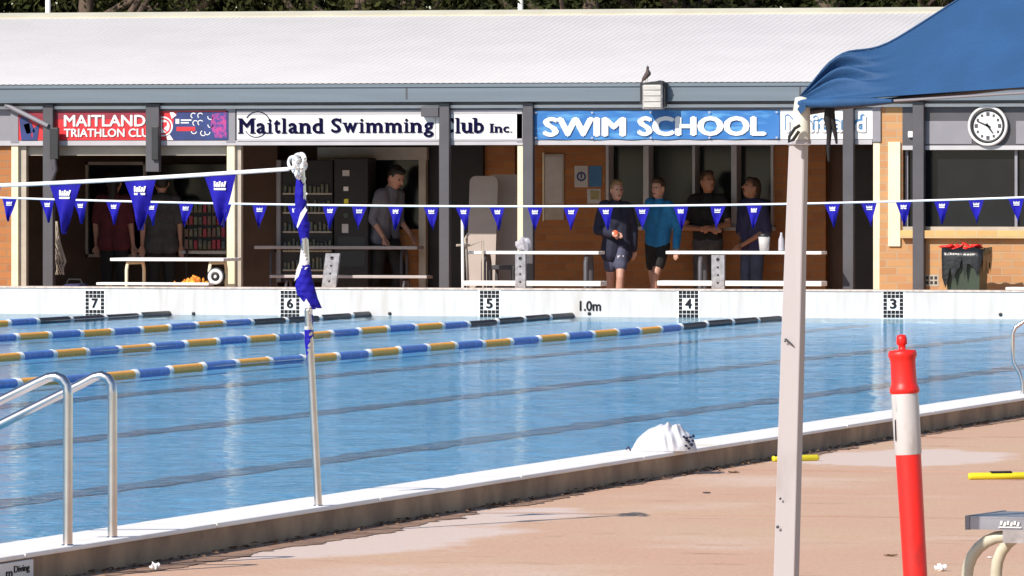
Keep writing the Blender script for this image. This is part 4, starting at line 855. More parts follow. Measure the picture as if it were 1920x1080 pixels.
for i, (px, py, lab) in enumerate(((325, 588, LNS[0]), (705, 589, LNS[1]), (1078, 592, LNS[2]), (1465, 597, LNS[3]))):
    e = atZ(px, py, .01); t = thing('lane_rope', lab, 'lane rope', e, 0, 'floating lane ropes across the pool')
    y = -.02; seq = ['k'] * 4 + ['b', 'o'] * 16; ph = i * 1.3
    for c in seq:
        L = 1.14 if c == 'k' else .92
        f = bpy.data.objects.new('float', FL[c]); COL.objects.link(f); f.parent = t
        wob = lambda q: .035 * sin(q * .33 + ph) + .02 * sin(q * .8 + ph * 2)
        f.location = (wob(y), y, 0.006 * sin(y * 1.1 + ph)); f.rotation_euler = (0, 0, -math.atan2(wob(y - L) - wob(y), -L) if False else math.atan((wob(y - L) - wob(y)) / L)); y -= L + .012
    b = MB(); b.tube([(0, -e.y - .02, .02), (0, 0, 0)], .006, 6); b.tube([(0, -.2, 0), (0, y, 0)], .005, 6); b.build('cable', 'steel', t)

def pennant(root, p, w_, h, dx, seed, sway=0.0, org=(0, 0, 0)):
    """one triangular pennant hanging from p along the string direction dx, with a white mark near its top edge"""
    rnd = random.Random(seed); b = MB(); N = 6; vs = []; fs = []; ni = Vector((dx.y, -dx.x, 0)); a1, a2 = rnd.uniform(0, 6), rnd.uniform(.6, 1.2)
    def pt(u, v): return p + dx * (u * w_ / 2 * (1 - v) + sway * v * h) + Vector((0, 0, -v * h)) + ni * (.022 * sin(a1 + 2.5 * u + 4 * v) * a2 * v * 1.6)
    for j in range(N + 1):
        for i in range(N + 1): vs.append(pt(-1 + 2 * i / N, j / N * .985))
    for j in range(N):
        for i in range(N): fs.append((j * (N + 1) + i, j * (N + 1) + i + 1, (j + 1) * (N + 1) + i + 1, (j + 1) * (N + 1) + i))
    b.add(vs, fs, True); o = b.build('pennant', 'pennant_blue', root, org)
    b = MB(); lift = ni * .006
    def q(u0, v0, u1, v1, sl=.0):
        b.add([pt(u0 + sl, v0) + lift, pt(u1 + sl, v0) + lift, pt(u1, v1) + lift, pt(u0, v1) + lift], [(0, 1, 2, 3)])
    q(-.48, .26, .50, .30)
    for i in range(5): q(-.46 + i * .19, .13 + .02 * (i % 2), -.33 + i * .19, .24, .05)
    q(-.40, .19, .42, .225); b.build('white_mark', 'sign_white', o, org)
ndir = Vector((1, 0, 0))
Yf = -5.0
far = thing('pennant_line', 'thin line of small blue pennants strung across the far end of the pool', 'pennants', atY(960, 387, Yf)); org = far.location
cp = lambda px: 387 - 15.5 * ((px - 985) / 960.0) ** 2 if px < 985 else 387 - 17 * ((px - 985) / 935.0) ** 2
b = MB(); b.tube([atY(px, cp(px), Yf) for px in range(-700, 2701, 60)], .011, 8); b.build('cord', 'cord_white', far, org)
xs = [-112, -48, 18, 88, 150, 213, 283, 349, 420, 487, 553, 619, 674, 742, 808, 868, 932, 1003, 1071, 1135, 1204, 1276, 1346, 1414, 1490, 1560, 1629, 1694, 1766, 1830, 1905, 1972, 2040]
for i, px in enumerate(xs): pennant(far, atY(px, cp(px) + 1, Yf), .165, .245, ndir, 100 + i, random.uniform(-.08, .12), org)
# near pennant line and leaning pole
pb = atZ(597, 949, KT); scl = F / (pb - CAM).dot(CD); pt_ = atS(563, 296, scl)
near = thing('pennant_line', 'larger nearby line of blue pennants tied to the leaning steel pole', 'pennants', atS(541, 318, scl)); org = near.location
pw0 = atS(541, 317, scl)
def npt(px):
    y = pb.y; q = atY(px, 0, y); py = 317 + (541 - px) * .046 + 6 * sin(pi * max(0, min(1, (541 - px) / 900.))) ; return atY(px, py, y)
b = MB(); b.tube([npt(px) for px in range(541, -500, -40)], .009, 8); b.build('cord', 'cord_white', near, org)
for i, px in enumerate((-160, -20 - 8, 122, 262, 412)):
    pennant(near, npt(px) + Vector((0, 0, -.004)), .148, .225, ndir, 300 + i, (.0, .0, -.02, .03, .04)[i], org)
pole = thing('flag_pole', 'leaning slim steel pole on the kerb holding the nearby pennant line', 'pole', pb)
b = MB(); b.tube([pb, pt_], .017, 14); b.build('pole_tube', 'steel', pole, pb)
b = MB(); b.lathe([(.022, 0), (.022, .004), (.018, .006)], pb, (0, 0, 1), 16); b.build('base_flange', 'steel', pole, pb)
# knotted white cord at its head
b = MB(); sc = scl
loop = lambda cx_, cy_, rx, ry, dz, n=18: [atS(cx_ + rx * cos(2 * pi * i / n), cy_ + ry * sin(2 * pi * i / n), sc + dz * cos(2 * pi * i / n)) for i in range(n + 1)]
for a in ((560, 302, 10, 13, 2), (563, 310, 11, 10, -2), (549, 305, 8, 11, 1), (558, 317, 9, 8, 2), (565, 298, 7, 10, 3), (562, 326, 7, 9, -2)): b.tube(loop(*a), .007, 8, False)
b.tube([atS(541, 317, sc), atS(552, 312, sc), atS(565, 320, sc), atS(571, 335, sc), atS(566, 355, sc), atS(575, 365, sc)], .007, 8)
b.build('cord_knot', 'cord_white', pole, pb)
# furled pennants wound round the pole
fr = thing('furled_pennants', 'blue and white pennants wound tightly down the leaning pole', 'pennants', atS(575, 450, scl)); org = fr.location
axis = lambda f: atS(563, 296, scl).lerp(pb, f)
def wind(prof, name, m, seed, ph=0.0):
    """a twisted, creased sleeve round the pole; prof: (py, left px, right px)"""
    b = MB(); n = 20; rnd = random.Random(seed); vs = []; M_ = 40; ys = [p[0] for p in prof]
    for i in range(M_ + 1):
        y = ys[0] + (ys[-1] - ys[0]) * i / M_; j = max(q for q in range(len(prof)) if ys[q] <= y + 1e-6); j = min(j, len(prof) - 2); f = (y - ys[j]) / (ys[j + 1] - ys[j])
        l = prof[j][1] * (1 - f) + prof[j + 1][1] * f; r_ = prof[j][2] * (1 - f) + prof[j + 1][2] * f; c = atS((l + r_) / 2, y, scl); hw = (r_ - l) / 2 / scl
        for k in range(n):
            a = 2 * pi * k / n; cr = 1 - .16 * abs(sin(2.5 * a + i * .35 + ph)) - .05 * sin(i * 1.1 + ph)
            vs.append(c + CR * (cos(a) * hw * (1 if abs(cos(a)) > .95 else cr)) + CD * (sin(a) * min(hw, .03) * cr))
    b.add(vs, [(i * n + k, i * n + (k + 1) % n, (i + 1) * n + (k + 1) % n, (i + 1) * n + k) for i in range(M_) for k in range(n)], True)
    return b.build(name, m, fr, org)
wind([(330, 556, 572), (360, 553, 573), (400, 553, 577), (430, 558, 580), (462, 566, 577)], 'furled_pennant', 'pennant_blue', 1)
wind([(392, 551, 560), (420, 553, 582), (440, 562, 580), (470, 565, 575)], 'furled_pennant', 'pennant_blue', 2, 1)
wind([(462, 565, 577), (485, 562, 580), (505, 560, 582)], 'furled_pennant', 'sign_white', 7, 2)
wind([(480, 567, 579), (500, 561, 582), (525, 556, 586), (545, 556, 592), (560, 565, 596), (578, 594, 604)], 'furled_pennant', 'pennant_blue', 3, 2)
wind([(515, 559, 570), (535, 553, 572), (552, 557, 590), (566, 569, 592), (580, 585, 592)], 'furled_pennant', 'pennant_blue', 8, 4)
wind([(556, 568, 584), (575, 569, 586), (596, 573, 586)], 'furled_pennant', 'sign_white', 4, 2)
wind([(590, 573, 587), (602, 572, 587), (614, 574, 587)], 'furled_pennant', 'pennant_blue', 5, 3)
wind([(612, 571, 587), (620, 571, 586)], 'furled_pennant', 'sign_white', 9, 3)
wind([(618, 571, 588), (640, 571, 588), (665, 574, 587), (690, 576, 585)], 'furled_pennant', 'pennant_blue', 6, 3)
b = MB()
for (pts) in ([(556, 425), (563, 400), (572, 388), (576, 394), (566, 412), (558, 428)], [(552, 527), (556, 505), (562, 490), (566, 500), (560, 518)], [(574, 560), (581, 571), (578, 577), (571, 566)]):
    b.prism([atS(x, y, scl + 22) for x, y in pts], CD * .004)
b.build('white_fold', 'sign_white', fr, org)

# stainless rails at the left and at the right end
def rail(name, label, base, top, pts_after, group, rr=.019):
    sc_ = F / (base - CAM).dot(CD); t = thing('pool_rail', label, 'handrail', base, 0, group)
    P = [base] + pts_after; b = MB(); b.tube(P, rr, 14); b.build('rail_tube', 'steel', t, base)
    b = MB(); b.lathe([(rr * 1.3, 0), (rr * 1.3, .004), (rr * 1.02, .006)], base, (0, 0, 1), 16); b.build('base_flange', 'steel', t, base)
for (bx_, by_, tx, ty, lx, ly, lab) in ((127, 1023, 128, 745, -40, 813, 'stainless pool rail nearest to the depth sign'), (211, 1008, 211, 745, -40, 814, 'stainless pool rail nearer to the flag pole')):
    base = atZ(bx_, by_, KT); sc_ = F / (base - CAM).dot(CD); dxx = 1 / sc_
    A = lambda px, py, dd=0: atS(px, py, sc_) + Vector((0, 0, 0)) + CD * dd
    if bx_ == 127: arc = [(tx - 0.5, 740), (125, 722), (117, 711), (104, 706), (90, 708), (70, 717), (-60, 780)]
    else: arc = [(tx, 738), (209, 720), (202, 709), (190, 704), (176, 707), (150, 721), (-60, 826)]
    rail('pool_rail', lab, base, None, [A(x, y, max(0, (bx_ - x)) * dxx * .27) for x, y in arc], 'stainless pool rails by the steps')
base = atZ(1918, 738, KT); sc_ = F / (base - CAM).dot(CD)
rail('pool_rail', 'slim stainless pool rail at the far right of the kerb', base, None, [atS(x, y, sc_) for x, y in ((1917, 715), (1911, 697), (1901, 680), (1899, 660), (1899, 625), (1904, 614), (1930, 596), (1990, 560))], 'stainless pool rails by the steps', .013)

# depth sign on the kerb face
c = atZ(62, 1052, KT); X = XO + .012
t = thing('depth_sign', 'small pale plate with black depth lettering on the kerb face', 'sign', Vector((X, c.y, DECK_N)))
dY = atY
def kf(px, py):
    d = ray(px, py); return CAM + d * ((X - CAM.x) / d.x)
a0, a1, a2, a3 = kf(-60, 1063), kf(61, 1052), kf(61, 1108), kf(-60, 1119)
y0, y1, z0, z1 = kf(-60, 1070).y, kf(61, 1070).y, a2.z, a1.z - .003
b = MB(); b.box((X - .012, y0, DECK_N + .002), (X + .004, y1, KT - .026), .002); b.build('plate', 'sign_white', t, t.location)
def ktext(mb, s, px0, px1, py0, py1):
    m2 = MB(); m2.text(s, 0, 1, 0, 1, 0, .015, .004); Y0, Y1 = kf(px0, py0).y, kf(px1, py0).y; Z1, Z0 = kf((px0 + px1) / 2, py0).z, kf((px0 + px1) / 2, py1).z
    mb.add([(X + .004 - v.y * .5, Y0 + v.x * (Y1 - Y0), Z0 + v.z * (Z1 - Z0)) for v in m2.v], m2.f)
b = MB(); ktext(b, 'Diving', 24, 53, 1059, 1076); b.build('lettering', 'tile_black', t, t.location); b = MB(); ktext(b, 'm', 9, 21, 1071, 1083)
b.build('lettering', 'tile_black', t, t.location)

# white cloth on the kerb
o = atZ(1245, 846, KT); sc_ = F / (o - CAM).dot(CD); bmx = bmesh.new(); bmesh.ops.create_icosphere(bmx, subdivisions=6, radius=1)
outl = [(-1.0, .02), (-.9, .26), (-.8, .46), (-.65, .64), (-.45, .80), (-.2, .93), (0, 1.0), (.25, .97), (.45, .93), (.6, .82), (.75, .66), (.9, .42), (1.0, .05)]
def oh(u):
    for i in range(len(outl) - 1):
        if outl[i][0] <= u <= outl[i + 1][0]: f = (u - outl[i][0]) / (outl[i + 1][0] - outl[i][0]); return outl[i][1] * (1 - f) + outl[i + 1][1] * f
    return 0
for v in bmx.verts:
    u, w_, h = v.co.x, v.co.y, v.co.z; ang = math.atan2(h, w_); hh = oh(max(-1, min(1, u))); r_ = math.sqrt(max(0, 1 - u * u)) + 1e-6
    fw = max(0, min(1, (u + .15) / .3)); fold = 1 + .06 * sin(17 * u + 3 * ang + 2 * sin(4 * u)) * (.2 + fw * .8) + .03 * sin(31 * u - 5 * ang) * fw
    zz = max(h / r_, -.05) * hh * .142 * fold if r_ > .01 else 0
    yy = w_ / r_ * (.05 + .085 * hh) * (1 + .16 * fw * sin(19 * u + 4 * zz * 10 + 2 * sin(5 * u)) * max(0, h / r_)) if r_ > .01 else 0
    v.co = o + CR * (u * 62 / sc_) + CD * (yy + u * 62 / sc_ * .2) + Vector((0, 0, max(zz, 0) + .002))
b = MB(); b.bm(bmx, True); t = thing('folded_towel', 'crumpled white towel left on top of the kerb', 'towel', o); b.build('cloth', 'cloth_white', t, o)
b = MB(); random.seed(31)
for i in range(14):
    x, y = random.uniform(1282, 1300), random.uniform(816, 842); b.ell(atS(x, y, sc_ + 1), (.004, .03, .007), Matrix.Rotation(random.uniform(-1, 1), 4, 'Y'), 6)
b.build('patterned_edge', 'cloth_navy', t, o)
b = MB(); b.tube([atS(1174, 843, sc_), atS(1178, 838, sc_), atS(1183, 845, sc_)], .006, 6); b.build('tag', 'cloth_navy', t, o)

# ================================================================== NEAR OBJECTS ON THE DECK
# red bollard
SB = 545.0; lean = Vector((0, 0, 0))
top = atS(1690, 628, SB); botp = atS(1690 + (1170 - 628) * .0585, 335 + 1.54 * SB, SB); axb = (top - botp).normalized()
t = thing('bollard', 'leaning red traffic bollard with a white reflective band', 'bollard', botp)
H_ = (top - botp).length; yz = lambda py: H_ * (1 - (py - 628) / (335 + 1.54 * SB - 628.0)); w1 = lambda px: px / SB / 2
b = MB(); b.lathe([(w1(45), .03), (w1(46), yz(1000)), (w1(48), yz(852)), (w1(50), yz(738))], botp, axb, 32); b.build('post', 'bollard_red', t, botp)
b = MB(); b.lathe([(w1(49.4), yz(852)), (w1(51.0), yz(848)), (w1(51.6), yz(742)), (w1(50), yz(738))], botp, axb, 32); b.build('reflective_band', 'reflective', t, botp)
b = MB(); b.lathe([(w1(48), yz(739)), (w1(56), yz(735)), (w1(56), yz(728)), (w1(50), yz(722)), (w1(48), yz(716)), (w1(47), yz(678)), (w1(50), yz(671)), (w1(54), yz(667)), (w1(54), yz(662)), (w1(50), yz(657)), (w1(14), yz(656)), (w1(13), yz(648)), (w1(20), yz(645)), (w1(20), yz(634)), (w1(15), yz(628)), (0, yz(627))], botp, axb, 32); cpz = b.build('cap', 'bollard_red', t, botp)
b = MB()
for (p0, p1, q0, q1) in ((1675.5, 1679, 742, 772), (1675, 1677.5, 786, 826)): b.prism([atS(p0, q0, SB - 6) , atS(p1, q0, SB + .5), atS(p1 + 1, q1, SB + .5), atS(p0 + 1, q1, SB - 6)], -CD * .012)
b.build('side_label', 'sign_navy', t, botp)
b = MB(); b.box(botp + axb * yz(664) + Vector((-.028, -.02, -.0)), botp + axb * yz(656) + Vector((.028, .02, 0)), .004); b.build('grip', 'bollard_red', cpz, botp)
b = MB(); b.lathe([(0, .0), (.2, 0), (.2, .025), (.13, .05), (.06, .06)], botp, (0, 0, 1), 32); b.build('base', 'rubber', t, botp)

# shade tent
SG = 620.0
G = lambda px, py, dd=0: atS(px, py, SG) + CD * dd
foot = G(1474, 335 + 1.54 * SG); foot.z = DECK_N
t = thing('shade_tent', 'shade tent with blue canopy and pale square metal leg', 'tent', foot); og = foot
def sq_leg(mb, rings):
    """rings: (py, left px, corner px, right px): the two faces of a square tube seen past its corner"""
    vs = []; fs = []
    for (py, l, c, r_) in rings:
        a, c_, e = G(l, py, .012), G(c, py, 0), G(r_, py, .035); vs += [a, c_, e, a + (e - c_)]
    n = len(rings)
    for i in range(n - 1):
        for j in range(4): fs.append((i * 4 + j, i * 4 + (j + 1) % 4, (i + 1) * 4 + (j + 1) % 4, (i + 1) * 4 + j))
    fs += [(0, 1, 2, 3), (4 * n - 1, 4 * n - 2, 4 * n - 3, 4 * n - 4)]
    return mb.add(vs, fs)
b = MB(); sq_leg(b, [(272, 1479, 1508, 1517), (640, 1464, 1500, 1511), (1080, 1450, 1489, 1500), (335 + 1.54 * SG, 1444, 1484, 1495)]); lg = b.build('leg', 'leg_paint', t, og)
md = lg.modifiers.new('b', 'BEVEL'); md.width = .003; md.segments = 2
b = MB(); b.lathe([(.026, 0), (.027, .01), (.026, .10), (.02, .14), (.0, .145)], G(1503, 270), (0, 0, 1), 20); b.build('leg_sleeve', 'leg_sleeve', t, og)
b = MB(); b.lathe([(.029, 0), (.029, .012)], G(1503, 270), (0, 0, 1), 20); b.build('sleeve_ring', 'leg_paint', t, og)
b = MB()
for px, py, r_ in ((1463, 935, .004), (1458, 988, .005), (1472, 640, .003)): b.lathe([(0, 0), (r_, 0), (r_ * .6, .003), (0, .004)], G(px, py, -.002), -CD, 10)
b.build('bolt', 'grey_post', t, og)
b = MB(); b.prism([G(1470, 636, -.004), G(1474, 634, -.004), G(1487, 646, -.004), G(1487, 650, -.004)], CD * .003); b.build('scuff_sticker', 'grey_post', t, og)
# canopy: front and back faces share the hip that rises to the apex
A_ = G(1499, 192); front_dir = (CR * 1 - CD * .9).normalized(); back_dir = (CR * .9 + CD * 1).normalized()
L_ = 3.0; apex = A_ + (front_dir + back_dir) * (L_ / 2) ; apex.z = A_.z + 1.36
def hipz(f):                                     # bulge of loose cloth near the corner
    return .062 * math.exp(-((f - .055) / .045) ** 2)
def face(dirv, sgn, n=70):
    vs = []; fs = []; B_ = A_ + dirv * L_; B_.z += .09; m_ = 50
    for i in range(n + 1):
        f = (i / n) ** 1.7                       # along the eave, dense at the corner
        for j in range(m_ + 1):
            v = j / m_
            # straight line from the eave point to the hip point
            e = A_.lerp(B_, f); hpnt = A_.lerp(apex, f / 1.0 if f < 1 else 1); hpnt.z += hipz(f)
            p = e.lerp(hpnt, v)
            d = f * L_; amp = .048 * math.exp(-((d - .14) / .13) ** 2) * (sin(pi * v) ** .6 if 0 < v < 1 else 0)
            p += (-CD * .6 + CU * .5) * amp * (sin(v * 27 + 1.5 * sin(d * 7) + .6) + .45 * sin(v * 46 + 2 * sin(d * 9))) * .62 * sgn
            p.z += .03 * math.exp(-((d - .16) / .12) ** 2) * sin(pi * v)
            p.z += .03 * sin(pi * min(1, f) * .5) * (1 - v)
            vs.append(p)
    for i in range(n):
        for j in range(m_): fs.append((i * (m_ + 1) + j, (i + 1) * (m_ + 1) + j, (i + 1) * (m_ + 1) + j + 1, i * (m_ + 1) + j + 1))
    return vs, fs
b = MB(); v1, f1 = face(front_dir, 1); b.add(v1, f1, True); v2, f2 = face(back_dir, 1); b.add(v2, f2, True)
Bf = A_ + front_dir * L_; Bb = A_ + back_dir * L_; Bf.z += .09; Bb.z += .09; Cc = A_ + (front_dir + back_dir) * L_; Cc.z += .09
b.add([Bf, Cc, apex], [(0, 1, 2)]); b.add([Cc, Bb, apex], [(0, 1, 2)])
cn = b.build('canopy', 'canopy_blue', t, og)
b = MB(); hp_ = []
for i in range(60): f = .004 + (i / 59) ** 1.6 * .99; q = A_.lerp(apex, f); q.z += hipz(f) + .003; hp_.append(q)
b.tube(hp_, .0035, 6); b.build('hip_seam', 'canopy_blue', cn, og)
# rolled hem along the corner, pale pole line under the eave
b = MB()
b.tube([A_ + front_dir * d + Vector((0, 0, -.003 + .012 * d)) - CD * .012 for d in (.0, .05, .12, .2, .28, .36)], [.011, .014, .016, .015, .012, .006], 10); b.build('rolled_hem', 'canopy_blue', cn, og)
b = MB(); b.tube([A_ + front_dir * .36 + Vector((0, 0, .002)), A_ + front_dir * 1.2 + Vector((0, 0, .036)), Bf + Vector((0, 0, .01))], .004, 8); b.build('eave_bar', 'grey_paint', t, og)
b = MB(); b.tube([A_ + Vector((.02, 0, -.03)), A_.lerp(Bb, .06) + Vector((0, 0, -.018)), A_.lerp(Bb, .5) + Vector((0, 0, .05)), Bb + Vector((0, 0, .03))], .010, 8); b.build('truss_bar', 'grey_post', t, og)
# the other three legs, out of the picture
for q in (Bf, Bb, Cc): b = MB(); b.box((q.x - .02, q.y - .02, DECK_N), (q.x + .02, q.y + .02, q.z - .02), .003); b.build('leg', 'leg_paint', t, og)
b = MB()
b.tube([G(1553, 192, -.03), G(1551, 222, -.03), G(1554, 250, -.03), G(1552, 280, -.03), G(1553, 303, -.03)], [.010, .012, .008, .006, .003], 8)
b.tube([G(1557, 192, -.03), G(1560, 225, -.03), G(1566, 255, -.03), G(1568, 270, -.03)], [.010, .009, .006, .003], 8)
b.tube([G(1499, 235, -.05), G(1489, 241, -.05), G(1479, 256, -.05), G(1478, 266, -.05), G(1486, 262, -.05), G(1497, 246, -.05)], .005, 8)
b.build('strap', 'strap', t, og)
b = MB(); b.prism([G(1494, 205, -.045), G(1503, 190, -.045), G(1510, 196, -.045), G(1509, 206, -.045), G(1500, 214, -.045)], CD * .02); b.build('corner_tie', 'canopy_blue', t, og)

# aluminium bench at the lower right
SE = 600.0; E = lambda px, py, dd=0: atS(px, py, SE) + CD * dd
sd = (CR * .93 - CD * .37).normalized(); dp = Vector((-sd.y, sd.x, 0)); o = E(1900, 335 + 1.54 * SE); o.z = DECK_N
t = thing('alu_bench', 'grey ridged aluminium bench on curved cream tube legs', 'bench', o)
s0 = E(1817, 968); zt = s0.z; th_ = .040
b = MB()
for i in range(3):
    w_ = .118
    for r_ in range(6):
        a = s0 + dp * (i * .125 + r_ * w_ / 6); e = a + dp * (w_ / 6 - .005)
        b.prism([a, e, e - Vector((0, 0, .006)), a - Vector((0, 0, .006))], sd * 2.2)
    a = s0 + dp * (i * .125) - Vector((0, 0, .005)); e = a + dp * w_
    b.prism([a, e, e - Vector((0, 0, th_ - .004)), a - Vector((0, 0, th_ - .004))], sd * 2.2)
b.build('seat_plank', 'alu', t, o)
b = MB()
a = s0 - sd * .012 - dp * .004; b.prism([a + Vector((0, 0, .002)), a + dp * .38 + Vector((0, 0, .002)), a + dp * .38 - Vector((0, 0, th_ + .002)), a - Vector((0, 0, th_ + .002))], sd * .014); b.build('end_cap', 'grey_paint', t, o)
b = MB()
for i in range(6): a = s0 + sd * (.105 + i * .011) - dp * .004 - Vector((0, 0, .012 + .004 * (i % 2))); b.prism([a, a + sd * .007, a + sd * .005 - Vector((0, 0, .012)), a - sd * .003 - Vector((0, 0, .012))], -dp * .002)
a = s0 + sd * .098 - dp * .004 - Vector((0, 0, .03)); b.prism([a, a + sd * .075, a + sd * .075 - Vector((0, 0, .004)), a - Vector((0, 0, .004))], -dp * .002); b.build('maker_mark', 'sign_white', t, o)
def bent(x0, dd):
    q = s0 + dp * dd - Vector((0, 0, th_ + .022)); z = q.z; pts = [q + sd * (x0 + .20), q + sd * (x0 + .10)]
    for k in range(7): a = pi / 2 * k / 6; pts.append(q + sd * (x0 + .08 - .13 * sin(a)) - Vector((0, 0, .13 * (1 - cos(a)))))
    e = pts[-1]; pts += [Vector((e.x, e.y, (e.z + DECK_N) / 2)), Vector((e.x, e.y, DECK_N))]; return pts
for x0, dd in ((.03, .04), (.03, .34), (1.9, .04), (1.9, .34)):
    b = MB(); b.tube(bent(x0, dd) if x0 < 1 else [p for p in bent(x0, dd)], .019, 12); b.build('leg', 'tube_cream', t, o)
b = MB(); a = s0 + sd * .11 - Vector((0, 0, th_ + .001)); b.prism([a, a + dp * .38, a + dp * .38 - Vector((0, 0, .04)), a - Vector((0, 0, .04))], sd * .10); a = s0 + sd * 1.98 - Vector((0, 0, th_ + .001)); b.prism([a, a + dp * .38, a + dp * .38 - Vector((0, 0, .04)), a - Vector((0, 0, .04))], sd * .10); b.build('bracket', 'plate_grey', t, o)

# yellow foam sticks
def stick(label, pa, pb_, r_, m2=None):
    a, e = atZ(*pa, DECK_N + r_), atZ(*pb_, DECK_N + r_); o = a.lerp(e, .5); t = thing('pool_noodle', label, 'pool noodle', Vector((o.x, o.y, DECK_N)), 0, 'yellow foam sticks on the deck'); b = MB(); d = (e - a).normalized(); L = (e - a).length
    b.lathe([(0, 0), (r_ * .8, 0), (r_, .01), (r_, L - .01), (r_ * .8, L), (0, L)], a, d, 16); b.build('foam', 'yellow', t, t.location)
    b = MB(); n_ = Vector((0, 0, 1)); q = d.cross(n_) * r_ * .7; b.prism([a + d * L * m2[0] + q + n_ * r_ * .6, a + d * L * m2[0] - q + n_ * r_ * .6, a + d * L * m2[1] - q + n_ * r_ * .6, a + d * L * m2[1] + q + n_ * r_ * .6], n_ * r_ * .75); b.build('grip_band', 'strap', t, t.location)
stick('short yellow foam stick lying behind the tent leg', (1449, 860), (1534, 858), .017, (.02, .1))
stick('longer yellow foam stick with a black band lying near the bench', (1816, 893), (1975, 891), .018, (.26, .5))
# bits on the deck
def crumple(name, label, cat, px, py, r_, m, seed, flat=.6):
    o = atZ(px, py, DECK_N + .002); rnd = random.Random(seed); bmx = bmesh.new(); bmesh.ops.create_icosphere(bmx, subdivisions=3, radius=1); ph = [rnd.uniform(0, 6) for _ in range(4)]
    for v in bmx.verts:
        n_ = 1 + .22 * sin(6 * v.co.x + ph[0] + 3 * v.co.z) + .2 * sin(7 * v.co.y + ph[1] + 5 * v.co.x); v.co = Vector((v.co.x * r_ * n_, v.co.y * r_ * n_, (v.co.z + .8) * r_ * flat * n_)) + o
    b = MB(); b.bm(bmx, False); tag(b.build(name, m, None, o), label, cat)
crumple('paper_scrap', 'crumpled white paper on the deck beside the bollard', 'paper', 1764, 1070, .022, 'sign_white', 1)
crumple('paper_scrap', 'small white scrap of paper on the deck under the bench', 'paper', 1856, 1046, .011, 'sign_white', 2, .25)
crumple('paper_scrap', 'white paper scrap by the foot of the kerb below the rails', 'paper', 290, 1068, .017, 'sign_white', 3, .8)
crumple('dry_leaf', 'dry dark leaf lying on the deck left of the bollard', 'leaf', 1670, 1042, .022, 'leaf_litter', 4, .15)
crumple('dry_leaf', 'dark dry leaf near the foot of the kerb behind the tent leg', 'leaf', 1375, 886, .03, 'leaf_litter', 5, .12)
b = MB(); o = atZ(1325, 924, DECK_N + .004); b.lathe([(0, .004), (.017, .004), (.022, .0)], o, (0, 0, 1), 14); tag(b.build('deck_drain', 'black', None, o), 'small round black drain hole in the pink deck', 'drain')

# ================================================================== TREES AND POLES BEHIND THE ROOF
def tree(label, px, Y, H, W, m, seed, n=9000):
    rnd = random.Random(seed); o = Vector((XX(px, Y), Y, -.3)); t = thing('tree', label, 'tree', o, 0, 'trees behind the clubhouse roof')
    b = MB(); th0 = Vector((rnd.uniform(-.3, .3), 0, H * .55)); b.tube([o, o + th0 * .5 + Vector((.1, 0, 0)), o + th0, o + th0 * 1.5], [.20, .15, .11, .04], 10)
    limbs = []
    for i in range(9):
        a = rnd.uniform(0, 2 * pi); s_ = o + th0 * rnd.uniform(.45, 1.2); e = s_ + Vector((cos(a) * W * .4, sin(a) * W * .4, rnd.uniform(.6, 2.0))); mid = s_.lerp(e, .5) + Vector((0, 0, -.15)); b.tube([s_, mid, e], [.07, .05, .02], 7); limbs.append(e)
    b.build('trunk', 'bark', t, o)
    b = MB(); cl = [(o + Vector((rnd.uniform(-W, W) * .5, rnd.uniform(-W, W) * .4, H * rnd.uniform(.30, .98))), rnd.uniform(.5, 1.05)) for _ in range(26)] + [(e, .8) for e in limbs]
    for i in range(n):
        c, r_ = rnd.choice(cl); d = Vector((rnd.gauss(0, 1), rnd.gauss(0, 1), rnd.gauss(0, .8))).normalized() * r_ * rnd.uniform(.55, 1.05); p = c + d
        u = Vector((rnd.gauss(0, 1), rnd.gauss(0, 1), rnd.gauss(0, 1))).normalized(); v = u.cross(Vector((rnd.gauss(0, 1), rnd.gauss(0, 1), .3))).normalized(); a, e = rnd.uniform(.035, .075), rnd.uniform(.016, .03)
        b.add([p - u * a, p + v * e, p + u * a, p - v * e], [(0, 1, 2, 3)])
    b.build('crown', m, t, o)
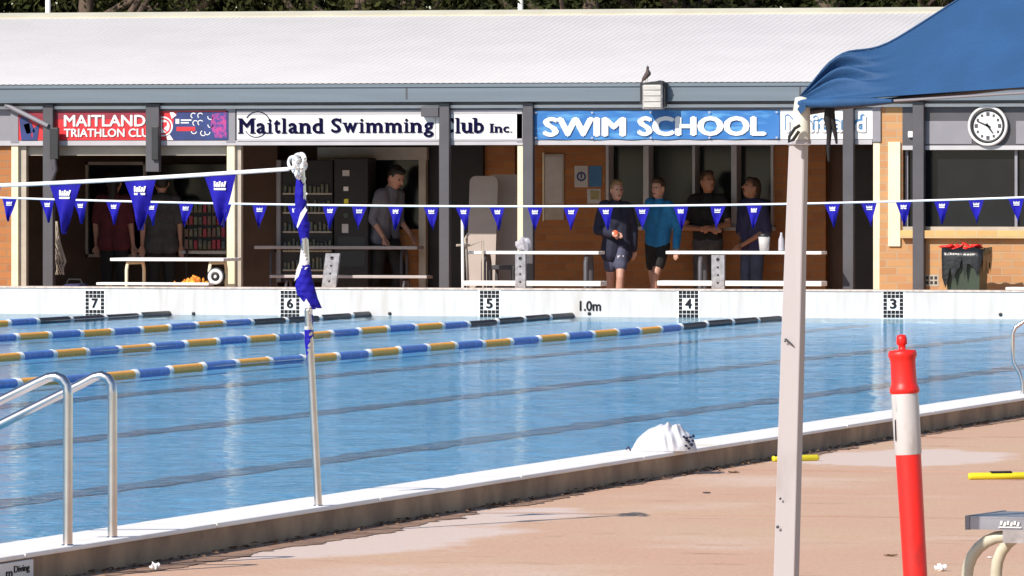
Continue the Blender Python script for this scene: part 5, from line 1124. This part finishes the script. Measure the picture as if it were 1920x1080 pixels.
TL = [(-420, 15, 7.5, 4.2, 'leaf_a', 'tree'), (-120, 16.5, 8, 4.4, 'leaf_b', 'tree'), (120, 14.8, 7, 4.0, 'leaf_a', ''), (330, 15.5, 8.5, 4.4, 'leaf_b', ''), (640, 14.6, 7.6, 3.6, 'leaf_b', ''), (800, 16.5, 9, 4.4, 'leaf_a', ''), (1070, 15.0, 7.6, 4.2, 'leaf_a', ''), (1300, 16.0, 8.4, 4.2, 'leaf_b', ''), (1540, 15.0, 7.4, 4.0, 'leaf_a', ''), (1800, 16, 8, 4.2, 'leaf_b', ''), (2100, 15, 8.2, 4.4, 'leaf_a', ''), (2400, 16, 8, 4.4, 'leaf_b', '')]
WHERE = ['out beyond the left end of the roof', 'at the left end of the roof', 'by the left white pole', 'between the left pole and the bare branches', 'with bare pale branches above the white swimming club sign', 'left of the middle pole', 'right of the middle pole', 'above the blue banner', 'next to the blue canopy', 'behind the blue canopy', 'beyond the blue canopy', 'farthest beyond the blue canopy']
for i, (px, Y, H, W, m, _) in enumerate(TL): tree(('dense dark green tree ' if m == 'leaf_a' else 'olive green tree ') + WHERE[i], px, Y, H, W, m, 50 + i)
hg = MB(); rnd = random.Random(77)
for i in range(70000):
    p = Vector((rnd.uniform(-17, 21), 18.5 + rnd.uniform(-.6, .6), rnd.uniform(2.3, 5.5))); u = Vector((rnd.gauss(0, 1), rnd.gauss(0, 1), rnd.gauss(0, 1))).normalized(); v = u.cross(Vector((rnd.gauss(0, 1), rnd.gauss(0, 1), .3))).normalized(); a = rnd.uniform(.07, .16)
    hg.add([p - u * a, p + v * a * .5, p + u * a, p - v * a * .5], [(0, 1, 2, 3)])
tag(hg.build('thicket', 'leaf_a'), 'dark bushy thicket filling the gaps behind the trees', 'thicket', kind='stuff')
for px, lab in ((90, 'thin white pole standing behind the left end of the roof'), (976, 'thin white pole standing behind the middle of the roof')):
    Y = 13.2; o = Vector((XX(px, Y), Y, -.3)); t = thing('light_pole', lab, 'pole', o, 0, 'thin poles behind the clubhouse'); b = MB(); b.tube([o, o + Vector((0, 0, 7))], [.045, .03], 10); b.build('shaft', 'white_paint', t, o)
    b = MB(); b.box(o + Vector((-.25, -.08, 6.95)), o + Vector((.25, .08, 7.1)), .02); b.build('lamp_head', 'grey_paint', t, o)
